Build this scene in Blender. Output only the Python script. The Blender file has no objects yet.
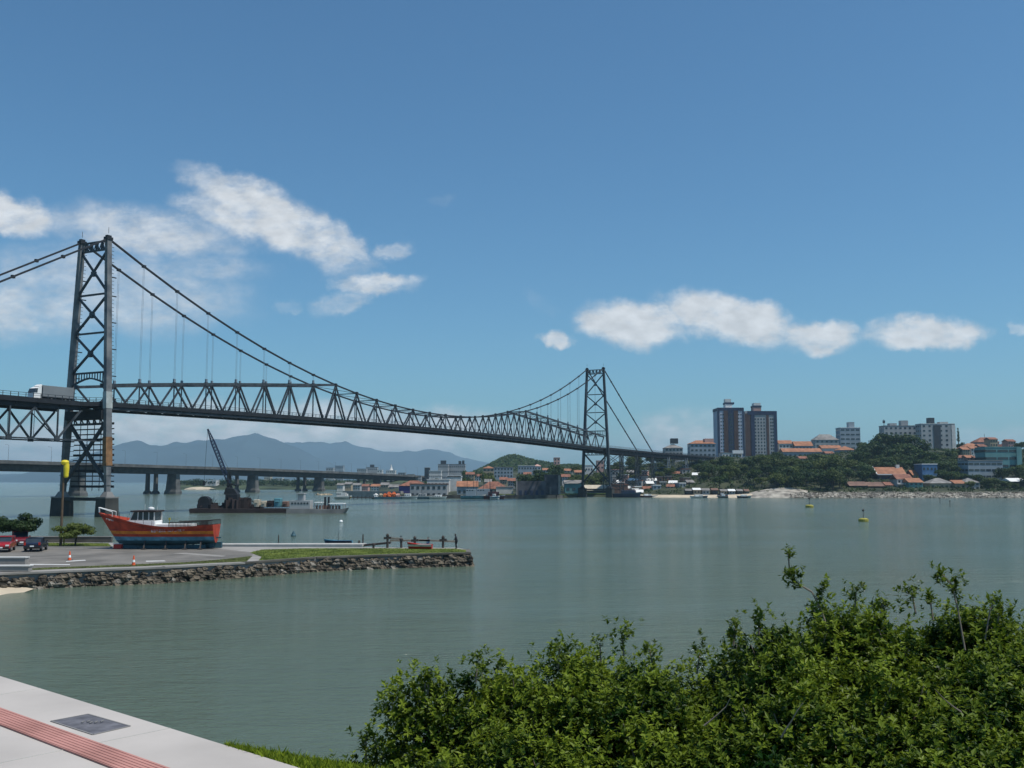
import bpy, bmesh, math, random
from math import sin, cos, pi, radians as R, atan2, hypot, exp
from mathutils import Vector, Matrix, noise as mn
random.seed(7)
sc = bpy.context.scene
col = sc.collection
# ------------------------------------------------------------------ camera
FPX, PITCH, CAMZ = 991.9, 0.0976, 9.0
cam = bpy.data.cameras.new('camera'); cam_o = bpy.data.objects.new('camera', cam); col.objects.link(cam_o)
cam.sensor_width = 36; cam.lens = FPX/1024*36; cam.clip_start = .1; cam.clip_end = 40000
cam_o.location = (0, 0, CAMZ); cam_o.rotation_euler = (pi/2+PITCH, 0, 0)
sc.camera = cam_o
# ------------------------------------------------------------------ light
SUN_EL, SUN_AZ = R(64), R(112)          # azimuth clockwise from +Y
sun = bpy.data.lights.new('sun', 'SUN'); sun.energy = 4.3; sun.angle = R(.53); sun.color = (1, .95, .87)
sun_o = bpy.data.objects.new('sun', sun); col.objects.link(sun_o)
sd = Vector((sin(SUN_AZ)*cos(SUN_EL), cos(SUN_AZ)*cos(SUN_EL), sin(SUN_EL)))
sun_o.rotation_euler = sd.to_track_quat('Z', 'Y').to_euler()
sc.view_settings.view_transform = 'Standard'; sc.view_settings.look = 'None'
sc.view_settings.exposure = 0.0; sc.view_settings.gamma = 1
try:
    sc.cycles.use_denoising = True; sc.cycles.max_bounces = 6; sc.cycles.volume_bounces = 0; sc.cycles.transparent_max_bounces = 6
except Exception: pass

def ray(px, py):                         # photo pixel -> (x/y, z/y) slope of its ray
    a = (px-512)/FPX; u = (384-py)/FPX
    yy = cos(PITCH)-u*sin(PITCH); zz = sin(PITCH)+u*cos(PITCH)
    return a/yy, zz/yy
def at(px, py, D):                       # survey: the point at distance D seen at that pixel
    a, b = ray(px, py); return Vector((a*D, D, CAMZ+b*D))
def gr(px, py, z=0.):                    # point at height z
    a, b = ray(px, py); D = (z-CAMZ)/b; return Vector((a*D, D, z))

world = bpy.data.worlds.new('World'); sc.world = world; world.use_nodes = True
wn = world.node_tree; wn.nodes.clear()
def N(t, ty, **k):
    n = t.nodes.new(ty)
    for a, b in k.items():
        if a == 'op': n.operation = b
        else: setattr(n, a, b)
    return n
def math_(t, op, a, b=None, clamp=False):
    n = t.nodes.new('ShaderNodeMath'); n.operation = op; n.use_clamp = clamp
    for i, v in enumerate((a, b)):
        if v is None: continue
        if isinstance(v, (int, float)): n.inputs[i].default_value = v
        else: t.links.new(v, n.inputs[i])
    return n.outputs[0]
def build_world():
    t = wn; L = t.links.new
    sky = N(t, 'ShaderNodeTexSky', sky_type='NISHITA'); sky.sun_disc = False
    sky.sun_elevation = SUN_EL; sky.sun_rotation = SUN_AZ; sky.air_density = 1.0; sky.dust_density = .7; sky.ozone_density = 1.5; sky.altitude = 0
    bg = N(t, 'ShaderNodeBackground'); bg.inputs[1].default_value = .1; tint = N(t, 'ShaderNodeVectorMath', op='MULTIPLY'); L(sky.outputs[0], tint.inputs[0]); tint.inputs[1].default_value = (.57, .93, 1.10); L(tint.outputs[0], bg.inputs[0])
    tc = N(t, 'ShaderNodeTexCoord'); sp = N(t, 'ShaderNodeSeparateXYZ'); L(tc.outputs['Generated'], sp.inputs[0])
    y = math_(t, 'MAXIMUM', sp.outputs[1], .02)
    u = math_(t, 'DIVIDE', sp.outputs[0], y); v = math_(t, 'DIVIDE', sp.outputs[2], y)
    cb = N(t, 'ShaderNodeCombineXYZ'); L(u, cb.inputs[0]); L(v, cb.inputs[1])
    # fbm warp
    nz = N(t, 'ShaderNodeTexNoise'); nz.inputs['Scale'].default_value = 14; nz.inputs['Detail'].default_value = 8
    L(cb.outputs[0], nz.inputs['Vector'])
    sub = N(t, 'ShaderNodeVectorMath', op='SUBTRACT'); L(nz.outputs['Color'], sub.inputs[0]); sub.inputs[1].default_value = (.5, .5, .5)
    ml = N(t, 'ShaderNodeVectorMath', op='MULTIPLY'); L(sub.outputs[0], ml.inputs[0]); ml.inputs[1].default_value = (.075, .035, 0)
    ad0 = N(t, 'ShaderNodeVectorMath', op='ADD'); L(cb.outputs[0], ad0.inputs[0]); L(ml.outputs[0], ad0.inputs[1])
    nzb = N(t, 'ShaderNodeTexNoise'); nzb.inputs['Scale'].default_value = 48; nzb.inputs['Detail'].default_value = 9; nzb.inputs['Roughness'].default_value = .65; L(cb.outputs[0], nzb.inputs['Vector'])
    sb_ = N(t, 'ShaderNodeVectorMath', op='SUBTRACT'); L(nzb.outputs['Color'], sb_.inputs[0]); sb_.inputs[1].default_value = (.5, .5, .5)
    mb_ = N(t, 'ShaderNodeVectorMath', op='MULTIPLY'); L(sb_.outputs[0], mb_.inputs[0]); mb_.inputs[1].default_value = (.038, .018, 0)
    ad = N(t, 'ShaderNodeVectorMath', op='ADD'); L(ad0.outputs[0], ad.inputs[0]); L(mb_.outputs[0], ad.inputs[1])
    blobs = [(278,222,122,36,27,.92),(225,182,66,18,14,.6),(215,205,60,18,10,.6),(338,240,62,17,22,.7),(378,281,58,17,0,.8),(340,300,38,15,-10,.5),(0,214,84,27,8,.9),
             (150,230,140,34,5,.66),(110,288,180,56,6,.54),(15,312,110,40,5,.6),(185,258,110,28,12,.42),(288,305,20,8,0,.3),(398,248,28,10,0,.5),
             (630,322,68,29,8,1.1),(725,320,88,31,12,1.15),(815,334,56,22,0,.95),(924,330,78,22,0,1.05),(554,338,26,12,0,.8),
             (1024,330,14,10,0,.45),(690,440,90,36,0,.6),(665,430,50,26,0,.5),(1000,438,110,22,0,.34),(300,432,350,38,2,.85),(60,448,180,36,0,.7),
             (470,440,160,26,0,.42),(438,198,26,8,0,.16),(540,300,26,14,40,.14),(60,255,90,25,0,.3)]
    cur = None
    for (cx, cy, rx, ry, an, s) in blobs:
        a, b = ray(cx, cy)
        m = N(t, 'ShaderNodeMapping', vector_type='TEXTURE'); L(ad.outputs[0], m.inputs['Vector'])
        m.inputs['Location'].default_value = (a, b, 0); m.inputs['Rotation'].default_value = (0, 0, R(-an)); m.inputs['Scale'].default_value = (rx/FPX, ry/FPX, 1)
        ln = N(t, 'ShaderNodeVectorMath', op='LENGTH'); L(m.outputs[0], ln.inputs[0])
        q = math_(t, 'MULTIPLY', math_(t, 'SUBTRACT', 1., ln.outputs['Value'], clamp=True), s*1.9)
        q = math_(t, 'MINIMUM', q, s)
        cur = q if cur is None else math_(t, 'MAXIMUM', cur, q)
    st = N(t, 'ShaderNodeVectorMath', op='MULTIPLY'); L(cb.outputs[0], st.inputs[0]); st.inputs[1].default_value = (1, 1.9, 1)
    n2 = N(t, 'ShaderNodeTexNoise'); n2.inputs['Scale'].default_value = 22; n2.inputs['Detail'].default_value = 9; n2.inputs['Roughness'].default_value = .62; L(st.outputs[0], n2.inputs['Vector'])
    f = math_(t, 'MULTIPLY', math_(t, 'SUBTRACT', n2.outputs['Fac'], .5), 2.0)
    n4 = N(t, 'ShaderNodeTexNoise'); n4.inputs['Scale'].default_value = 80; n4.inputs['Detail'].default_value = 8; n4.inputs['Roughness'].default_value = .68; L(st.outputs[0], n4.inputs['Vector'])
    f = math_(t, 'ADD', f, math_(t, 'MULTIPLY', math_(t, 'SUBTRACT', n4.outputs['Fac'], .5), .6))
    d = math_(t, 'MULTIPLY', cur, math_(t, 'ADD', f, .92))
    mr = N(t, 'ShaderNodeMapRange', interpolation_type='SMOOTHSTEP'); L(d, mr.inputs[0]); mr.inputs[1].default_value = .02; mr.inputs[2].default_value = 1.0
    front = math_(t, 'GREATER_THAN', sp.outputs[1], .05)
    mask = math_(t, 'MULTIPLY', mr.outputs[0], front)
    mask = math_(t, 'MULTIPLY', mask, .93)
    bg2 = N(t, 'ShaderNodeBackground')
    n3 = N(t, 'ShaderNodeTexNoise'); n3.inputs['Scale'].default_value = 45; n3.inputs['Detail'].default_value = 5; L(st.outputs[0], n3.inputs['Vector'])
    cr = N(t, 'ShaderNodeMapRange'); L(n3.outputs['Fac'], cr.inputs[0]); cr.inputs[1].default_value = .3; cr.inputs[2].default_value = .7; cr.inputs[3].default_value = .68; cr.inputs[4].default_value = .90
    bg2.inputs[0].default_value = (.93, .965, 1, 1); L(cr.outputs[0], bg2.inputs[1])
    mx = N(t, 'ShaderNodeMixShader'); L(mask, mx.inputs[0]); L(bg.outputs[0], mx.inputs[1]); L(bg2.outputs[0], mx.inputs[2])
    out = N(t, 'ShaderNodeOutputWorld'); L(mx.outputs[0], out.inputs[0])
build_world()

# ------------------------------------------------------------------ materials
def mat(name, c, rough=.7, var=.25, scale=3., metal=0., c2=None, bump=0., spec=.4, coords='Object', detail=4):
    m = bpy.data.materials.new(name); m.use_nodes = True; t = m.node_tree; L = t.links.new
    b = t.nodes['Principled BSDF']; b.inputs['Roughness'].default_value = rough; b.inputs['Metallic'].default_value = metal
    b.inputs['Specular IOR Level'].default_value = spec
    tc = t.nodes.new('ShaderNodeTexCoord'); nz = t.nodes.new('ShaderNodeTexNoise'); nz.inputs['Scale'].default_value = scale; nz.inputs['Detail'].default_value = detail
    L(tc.outputs[coords], nz.inputs['Vector'])
    rp = t.nodes.new('ShaderNodeValToRGB'); L(nz.outputs['Fac'], rp.inputs[0])
    a = [x*(1-var) for x in c]; d = [min(1, x*(1+var)) for x in (c2 or c)]
    rp.color_ramp.elements[0].position = .32; rp.color_ramp.elements[1].position = .68
    rp.color_ramp.elements[0].color = (*a, 1); rp.color_ramp.elements[1].color = (*d, 1)
    L(rp.outputs[0], b.inputs['Base Color'])
    if bump:
        bp = t.nodes.new('ShaderNodeBump'); bp.inputs['Strength'].default_value = bump; L(nz.outputs['Fac'], bp.inputs['Height']); L(bp.outputs[0], b.inputs['Normal'])
    return m
def leafmat(name, c, c2, trans=.35, rough=.45, spec=.3):
    m = bpy.data.materials.new(name); m.use_nodes = True; t = m.node_tree; L = t.links.new
    b = t.nodes['Principled BSDF']; b.inputs['Roughness'].default_value = rough; b.inputs['Specular IOR Level'].default_value = spec
    oi = t.nodes.new('ShaderNodeObjectInfo'); at_ = t.nodes.new('ShaderNodeAttribute'); at_.attribute_name = 'tone'
    s = math_(t, 'ADD', math_(t, 'MULTIPLY', oi.outputs['Random'], .45), math_(t, 'MULTIPLY', at_.outputs['Fac'], .55))
    rp = t.nodes.new('ShaderNodeValToRGB'); L(s, rp.inputs[0])
    rp.color_ramp.elements[0].color = (*c, 1); rp.color_ramp.elements[1].color = (*c2, 1)
    rp.color_ramp.elements[0].position = .1; rp.color_ramp.elements[1].position = .9
    L(rp.outputs[0], b.inputs['Base Color'])
    if trans:
        tr = t.nodes.new('ShaderNodeBsdfTranslucent'); L(rp.outputs[0], tr.inputs[0]); mx = t.nodes.new('ShaderNodeMixShader'); mx.inputs[0].default_value = trans
        L(b.outputs[0], mx.inputs[1]); L(tr.outputs[0], mx.inputs[2]); L(mx.outputs[0], t.nodes['Material Output'].inputs[0])
    return m
M = {}
def defm(k, *a, **kw): M[k] = mat(k, *a, **kw)
defm('steel', (.026,.034,.044), .6, .3, .5, c2=(.045,.052,.06)); defm('darksteel', (.012,.014,.018), .7, .4, .4)
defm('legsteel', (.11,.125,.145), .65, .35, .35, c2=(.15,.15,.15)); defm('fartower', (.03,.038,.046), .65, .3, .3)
defm('chain', (.02,.022,.028), .7, .2); defm('rod', (.16,.20,.24), .7, .1)
defm('orangepaint', (.22,.115,.05), .7, .35, .8); defm('palepaint', (.36,.39,.38), .7, .2, .6)
defm('deck', (.035,.033,.034), .85, .3, .4); defm('asphalt', (.145,.135,.12), .9, .25, .35, c2=(.16,.148,.132), bump=.1)
defm('bridgeconc', (.075,.078,.078), .9, .3, .2, c2=(.10,.10,.095)); defm('pierconc', (.042,.042,.038), .9, .4, .3); defm('darkconc', (.075,.072,.06), .9, .35, .3, c2=(.11,.10,.085)); defm('conc', (.27,.255,.235), .9, .2, .5); defm('paleconc', (.43,.395,.365), .85, .11, 1.1, detail=12, bump=.08)  # bridgeconc: the road bridges' shading is put into its darker colour
defm('paleconc2', (.42,.41,.38), .85, .12, 2.2, detail=6)
defm('grey_conc', (.19,.185,.18), .9, .25, .2); defm('ruin', (.075,.075,.085), .9, .5, .25)
defm('stone', (.045,.040,.032), .9, .6, 1.4, c2=(.11,.09,.065), bump=.3); defm('stone2', (.20,.18,.15), .9, .4, 1.5, bump=.2); defm('rock', (.24,.215,.185), .9, .4, .3, c2=(.31,.285,.24))
defm('sand', (.50,.42,.31), .95, .12, .3); defm('grass', (.10,.155,.024), .95, .35, .5, c2=(.14,.17,.035)); defm('drygrass', (.115,.135,.045), .95, .3, .6)
defm('earth', (.022,.032,.012), .95, .5, .06, c2=(.04,.045,.02)); defm('hillgreen', (.02,.034,.013), .95, .5, .045, c2=(.04,.055,.022), detail=8)
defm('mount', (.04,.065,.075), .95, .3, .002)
defm('white', (.78,.78,.76), .5, .05, 1); defm('offwhite', (.58,.57,.54), .7, .12, .5); defm('cream', (.50,.44,.34), .8, .12, .3)
defm('wallgrey', (.33,.34,.34), .85, .15, .15); defm('wallblue', (.26,.31,.35), .85, .15, .15); defm('wallteal', (.12,.27,.27), .8, .15, .15)
defm('wallbrown', (.17,.10,.075), .85, .25, .3); defm('wallpink', (.50,.30,.25), .85, .15, .2); defm('walltan', (.38,.30,.2), .85, .15, .2)
defm('navy', (.018,.03,.07), .6, .2, .2); defm('brownrib', (.08,.045,.036), .8, .2, .2); defm('bluegrey', (.42,.45,.52), .8, .1, .2)
defm('roofred', (.21,.09,.058), .85, .4, .5); defm('rooforange', (.29,.13,.072), .85, .3, .4); defm('roofgrey', (.20,.19,.18), .85, .3, .3); defm('roofwhite', (.75,.75,.73), .6, .05)
defm('glass', (.03,.04,.05), .15, .2, 1, spec=.6); defm('brightblue', (.06,.15,.30), .6, .15, .5)
defm('red', (.40,.018,.015), .35, .12, .5); defm('hullred', (.40,.045,.017), .6, .35, 1.1, detail=9); defm('hullorange', (.62,.20,.02), .6, .3, 1.3, detail=9); defm('hullblue', (.09,.25,.36), .65, .4, 1.2, detail=9); defm('hulldark', (.03,.085,.11), .6, .3, .8)
defm('carred', (.32,.015,.02), .2, .05, .5, spec=.6); defm('cardkred', (.14,.012,.02), .25, .05, .5, spec=.6); defm('carblue', (.012,.016,.035), .2, .05, .5, spec=.6)
defm('tyre', (.012,.012,.012), .9, .1); defm('rim', (.35,.35,.36), .35, .1, metal=.7); defm('lamp', (.7,.7,.68), .2, .05); defm('taillamp', (.4,.02,.01), .3, .05)
defm('orangecone', (.65,.10,.03), .6, .1); defm('yellow', (.75,.60,.03), .5, .06); defm('brownpole', (.11,.075,.045), .8, .2); defm('yelgreen', (.30,.27,.04), .7, .2, 3)
defm('wood', (.24,.21,.17), .85, .25, 2); defm('darkwood', (.05,.043,.038), .9, .3, 1.5); defm('bark', (.055,.045,.035), .95, .35, 2); defm('twig', (.22,.18,.14), .8, .2, 8)
defm('rust', (.030,.020,.019), .9, .4, .4); defm('truckbox', (.19,.205,.215), .6, .08, .3); defm('skin', (.40,.24,.17), .6, .05); defm('cloth_dark', (.02,.022,.03), .9, .1); defm('cloth_blue', (.08,.20,.38), .9, .1); defm('cloth_grey', (.2,.2,.2), .9, .1)
defm('tactile', (.40,.19,.16), .85, .12, 3, c2=(.43,.21,.18)); defm('iron', (.085,.085,.10), .85, .25, 9, c2=(.12,.12,.135), detail=8); defm('orangeload', (.62,.13,.03), .7, .2, .5); defm('purple', (.07,.06,.20), .8, .2, .2)
defm('teal', (.08,.22,.26), .7, .2, .4); defm('maroon', (.10,.03,.035), .7, .2, .4); defm('roadpaint', (.62,.62,.60), .8, .1, 2)
defm('dirtyred', (.28,.025,.012), .6, .4, 1.6, detail=9)
M['leaf'] = leafmat('leaf', (.012,.030,.007), (.050,.085,.018), .25, .6, .2)
M['leafolive'] = leafmat('leafolive', (.028,.048,.009), (.10,.13,.026), .25, .6, .2)
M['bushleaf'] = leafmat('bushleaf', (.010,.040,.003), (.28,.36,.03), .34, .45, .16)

# tactile strip: ribs modelled in the bump
def water_mat():
    m = bpy.data.materials.new('water'); m.use_nodes = True; t = m.node_tree; L = t.links.new
    b = t.nodes['Principled BSDF']; b.inputs['Roughness'].default_value = .11; b.inputs['IOR'].default_value = 1.33
    tc = t.nodes.new('ShaderNodeTexCoord')
    n0 = t.nodes.new('ShaderNodeTexNoise'); n0.inputs['Scale'].default_value = .012; n0.inputs['Detail'].default_value = 3; L(tc.outputs['Object'], n0.inputs['Vector'])
    rp = t.nodes.new('ShaderNodeValToRGB'); L(n0.outputs['Fac'], rp.inputs[0])
    rp.color_ramp.elements[0].color = (.084,.118,.084, 1); rp.color_ramp.elements[1].color = (.104,.140,.102, 1)
    rp.color_ramp.elements[0].position = .35; rp.color_ramp.elements[1].position = .65
    L(rp.outputs[0], b.inputs['Base Color'])
    mp = t.nodes.new('ShaderNodeMapping'); L(tc.outputs['Object'], mp.inputs[0]); mp.inputs['Scale'].default_value = (.55, 1.5, 1); mp.inputs['Rotation'].default_value = (0, 0, R(8))
    n1 = t.nodes.new('ShaderNodeTexNoise'); n1.inputs['Scale'].default_value = 1.5; n1.inputs['Detail'].default_value = 5; n1.inputs['Roughness'].default_value = .55; L(mp.outputs[0], n1.inputs['Vector'])
    # ripple patches: wind-rough and calm water
    mp2 = t.nodes.new('ShaderNodeMapping'); L(tc.outputs['Object'], mp2.inputs[0]); mp2.inputs['Scale'].default_value = (.25, 1, 1)
    n2 = t.nodes.new('ShaderNodeTexNoise'); n2.inputs['Scale'].default_value = .03; n2.inputs['Detail'].default_value = 4; L(mp2.outputs[0], n2.inputs['Vector'])
    mr = t.nodes.new('ShaderNodeMapRange'); L(n2.outputs['Fac'], mr.inputs[0]); mr.inputs[1].default_value = .4; mr.inputs[2].default_value = .62; mr.inputs[3].default_value = .5; mr.inputs[4].default_value = 1.0
    n5 = t.nodes.new('ShaderNodeTexNoise'); n5.inputs['Scale'].default_value = 6.5; n5.inputs['Detail'].default_value = 3; L(mp.outputs[0], n5.inputs['Vector'])
    n6 = t.nodes.new('ShaderNodeTexNoise'); n6.inputs['Scale'].default_value = .32; n6.inputs['Detail'].default_value = 3; L(mp.outputs[0], n6.inputs['Vector'])
    hsum = math_(t, 'ADD', math_(t, 'ADD', n1.outputs['Fac'], math_(t, 'MULTIPLY', n5.outputs['Fac'], .28)), math_(t, 'MULTIPLY', n6.outputs['Fac'], 1.6))
    bp = t.nodes.new('ShaderNodeBump'); bp.inputs['Distance'].default_value = .4; L(math_(t, 'MULTIPLY', hsum, mr.outputs[0]), bp.inputs['Height']); bp.inputs['Strength'].default_value = .9
    L(bp.outputs[0], b.inputs['Normal'])
    return m
M['water'] = water_mat()

# ------------------------------------------------------------------ mesh helpers
class MB:
    def __init__(s): s.v = []; s.f = []; s.m = []; s.tone = None
    def add(s, vs, fs, mi=0):
        o = len(s.v); s.v += [tuple(v) for v in vs]; s.f += [tuple(i+o for i in f) for f in fs]; s.m += [mi]*len(fs); return s
    def box(s, c, d, rz=0, mi=0, rot=None):
        hx, hy, hz = d[0]/2, d[1]/2, d[2]/2; c = Vector(c); m = rot or Matrix.Rotation(rz, 3, 'Z')
        vs = [c+m @ Vector((x, y, z)) for z in (-hz, hz) for y in (-hy, hy) for x in (-hx, hx)]
        return s.add(vs, [(0,2,3,1),(4,5,7,6),(0,1,5,4),(2,6,7,3),(0,4,6,2),(1,3,7,5)], mi)
    def box2(s, a, b, mi=0): return s.box([(a[i]+b[i])/2 for i in range(3)], [abs(b[i]-a[i]) for i in range(3)], mi=mi)
    def beam(s, p, q, w, h=None, mi=0, w2=None, h2=None):
        p, q = Vector(p), Vector(q); h = h or w; w2 = w2 or w; h2 = h2 or h
        d = (q-p).normalized(); up = Vector((0,0,1)) if abs(d.z) < .9 else Vector((0,1,0))
        x = d.cross(up).normalized(); y = x.cross(d)
        vs = [p+x*a*w/2+y*b*h/2 for a, b in ((-1,-1),(1,-1),(1,1),(-1,1))]+[q+x*a*w2/2+y*b*h2/2 for a, b in ((-1,-1),(1,-1),(1,1),(-1,1))]
        return s.add(vs, [(0,3,2,1),(4,5,6,7),(0,1,5,4),(1,2,6,5),(2,3,7,6),(3,0,4,7)], mi)
    def tube(s, p, q, r, r2=None, n=6, mi=0):
        p, q = Vector(p), Vector(q); r2 = r if r2 is None else r2
        d = (q-p).normalized(); up = Vector((0,0,1)) if abs(d.z) < .9 else Vector((0,1,0))
        x = d.cross(up).normalized(); y = x.cross(d)
        vs = [p+(x*cos(2*pi*i/n)+y*sin(2*pi*i/n))*r for i in range(n)]+[q+(x*cos(2*pi*i/n)+y*sin(2*pi*i/n))*r2 for i in range(n)]
        fs = [(i, (i+1)%n, n+(i+1)%n, n+i) for i in range(n)]+[tuple(range(n))[::-1], tuple(range(n, 2*n))]
        return s.add(vs, fs, mi)
    def lathe(s, prof, n=12, c=(0,0,0), mi=0):      # prof: (r,z)
        c = Vector(c); vs = []
        for r, z in prof: vs += [c+Vector((r*cos(2*pi*i/n), r*sin(2*pi*i/n), z)) for i in range(n)]
        fs = [(j*n+i, j*n+(i+1)%n, (j+1)*n+(i+1)%n, (j+1)*n+i) for j in range(len(prof)-1) for i in range(n)]
        fs += [tuple(range(n))[::-1], tuple(range((len(prof)-1)*n, len(prof)*n))]
        return s.add(vs, fs, mi)
    def blob(s, c, r, mi=0, jag=.2, seed=0, n=6, k=4):
        c = Vector(c); vs = []; rnd = random.Random(seed)
        for j in range(k+1):
            th = pi*j/k
            for i in range(n):
                a = 2*pi*i/n+j*.4; q = 1+rnd.uniform(-jag, jag)
                vs.append(c+Vector((r[0]*sin(th)*cos(a)*q, r[1]*sin(th)*sin(a)*q, r[2]*cos(th)*q)))
        fs = [(j*n+i, (j+1)*n+i, (j+1)*n+(i+1)%n, j*n+(i+1)%n) for j in range(k) for i in range(n)]
        return s.add(vs, fs, mi)
    def prism(s, pts, z0, z1, mi=0):              # polygon in xy, counterclockwise
        n = len(pts); vs = [(p[0], p[1], z0) for p in pts]+[(p[0], p[1], z1) for p in pts]
        return s.add(vs, [tuple(range(n))[::-1], tuple(range(n, 2*n))]+[(i, (i+1)%n, n+(i+1)%n, n+i) for i in range(n)], mi)
    def xprism(s, pts, y0, y1, mi=0):             # polygon in xz extruded along y
        n = len(pts); vs = [(p[0], y0, p[1]) for p in pts]+[(p[0], y1, p[1]) for p in pts]
        return s.add(vs, [tuple(range(n)), tuple(range(n, 2*n))[::-1]]+[(i, n+i, n+(i+1)%n, (i+1)%n) for i in range(n)], mi)
    def build(s, name, mats, parent=None, loc=(0,0,0), rz=0, smooth=False, bevel=0):
        me = bpy.data.meshes.new(name); me.from_pydata(s.v, [], s.f)
        mats = mats if isinstance(mats, (list, tuple)) else [mats]
        for m in mats: me.materials.append(M[m] if isinstance(m, str) else m)
        if len(mats) > 1: me.polygons.foreach_set('material_index', s.m)
        if smooth: me.polygons.foreach_set('use_smooth', [True]*len(s.f))
        if s.tone:
            a = me.attributes.new('tone', 'FLOAT', 'FACE'); a.data.foreach_set('value', s.tone)
        me.update()
        o = bpy.data.objects.new(name, me); col.objects.link(o); o.location = loc; o.rotation_euler = (0, 0, rz)
        if parent: o.parent = parent
        if bevel:
            b = o.modifiers.new('bevel', 'BEVEL'); b.width = bevel; b.segments = 2; b.limit_method = 'ANGLE'
        return o
def tag(o, label, cat, group=None):
    o['label'] = label; o['category'] = cat
    if group: o['group'] = group
    return o
def thing(name, label, cat, loc, rz=0, group=None):
    o = bpy.data.objects.new(name, None); col.objects.link(o); o.location = loc; o.rotation_euler = (0, 0, rz); o.empty_display_size = .3
    return tag(o, label, cat, group)
def struct(o, kind='structure'): o['kind'] = kind; return o
def dup(root, loc, rz, label=None, scale=None):
    m = {}
    def cp(o, par):
        c = o.copy(); col.objects.link(c)
        if par: c.parent = par
        for ch in [x for x in list(kids.get(o.name, []))]: cp(ch, c)
        return c
    kids = {}
    def walk(o):
        kids[o.name] = list(o.children)
        for c in o.children: walk(c)
    walk(root)
    r = cp(root, None); r.location = loc; r.rotation_euler = (0, 0, rz)
    if label: r['label'] = label
    if scale: r.scale = scale
    return r
def lerp(tab, x):
    if x <= tab[0][0]: return tab[0][1]
    for (a, p), (b, q) in zip(tab, tab[1:]):
        if x <= b: return p+(q-p)*(x-a)/(b-a)
    return tab[-1][1]

# ------------------------------------------------------------------ water and terrain
w = MB(); w.add([(-14000,-60,0),(14000,-60,0),(14000,14500,0),(-14000,14500,0)], [(0,1,2,3)]); struct(w.build('water', 'water'))
sb = MB(); sb.add([(-14000,-60,-2.5),(14000,-60,-2.5),(14000,14500,-2.5),(-14000,14500,-2.5)], [(0,1,2,3)]); struct(sb.build('seabed', 'sand'))

D0T = [(380,560),(396,525),(560,520),(580,572),(630,568),(662,552),(760,542),(1200,535)]
TK = [0,3,15,40,110,200,400,900,2200]
HP = [(380,[-.8,1.3,2,2.2,2.6,4,6,9,10]),(560,[-.8,1.3,2,2.2,5,9,13,15,16]),(630,[-.8,.8,1.5,2.5,8,18,24,26,24]),(690,[-.8,.5,1.6,6,13,24,29,30,28]),
      (730,[-.8,.6,2,8,18,26,30,30,28]),(790,[-.8,2.2,4,8,18,26,30,32,28]),(880,[-.8,2.2,3.6,6,21,33,36,34,28]),(960,[-.8,2.2,3.6,5,18,31,37,36,28]),(1200,[-.8,2.2,3.6,5,18,32,40,40,28])]
def px_of(X, Y): return 512+X/Y*FPX*1.0
def hgt(px, D):
    t = D-lerp(D0T, px)
    if t < 0: return -.8
    i = 0
    while i < len(HP)-2 and px > HP[i+1][0]: i += 1
    a, pa = HP[i]; b, pb = HP[i+1]; k = min(1, max(0, (px-a)/(b-a)))
    h = lerp(list(zip(TK, pa)), t)*(1-k)+lerp(list(zip(TK, pb)), t)*k
    X = (px-512)/FPX*D
    for (hx, hy, am, sx, sy) in ((2,1400,27,33,180),(-36,1420,7,26,160),(48,1400,12,24,180),(86,1420,10,24,180)):
        h += am*exp(-((X-hx)/sx)**2-((D-hy)/sy)**2)
    return h
def G(X, Y): return hgt(px_of(X, Y), Y)
def terrain():
    m = MB(); pxs = [380+i*4 for i in range(206)]
    ts = [0,1,2,3,6,10,15,22,30,40,55,75,95,110,130,155,180,200,240,290,350,400,500,600,700,760,810,850,880,910,950,1000,1100,1300,1700,2200]
    for t in ts:
        for px in pxs:
            D = lerp(D0T, px)+t; X = (px-512)/FPX*D; h = hgt(px, D)
            if t > 20: h += 1.2*(mn.noise(Vector((X*.05, D*.05, 0)))) + (2.2*mn.noise(Vector((X*.09, D*.03, 3))) if 700 < t < 1100 else 0)
            m.v.append((X, D, h))
    n = len(pxs)
    for j in range(len(ts)-1):
        for i in range(n-1): m.f.append((j*n+i, j*n+i+1, (j+1)*n+i+1, (j+1)*n+i)); m.m.append(1 if 600 < ts[j] else 0)
    struct(m.build('hill_ground', ['earth', 'hillgreen'], smooth=True))
    # far headland and shore left of the mainland
    m = MB(); pxs = [168+i*4 for i in range(62)]; ts = [0,4,20,60,150,350,700,1200]
    for t in ts:
        for px in pxs:
            D = 1060+t-max(0,px-330)*2.2; X = (px-512)/FPX*D; e = min(1, (px-168)/14)
            h = lerp([(0,-1),(4,1),(20,2),(60,5),(150,9),(350,9),(700,10),(1200,10)], t)*e+ (2*mn.noise(Vector((X*.03, D*.03, 5))) if t > 10 else 0)
            m.v.append((X, D, h))
    n = len(pxs)
    for j in range(len(ts)-1):
        for i in range(n-1): m.f.append((j*n+i, j*n+i+1, (j+1)*n+i+1, (j+1)*n+i)); m.m.append(0)
    struct(m.build('far_shore_ground', 'hillgreen', smooth=True))
terrain()
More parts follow.
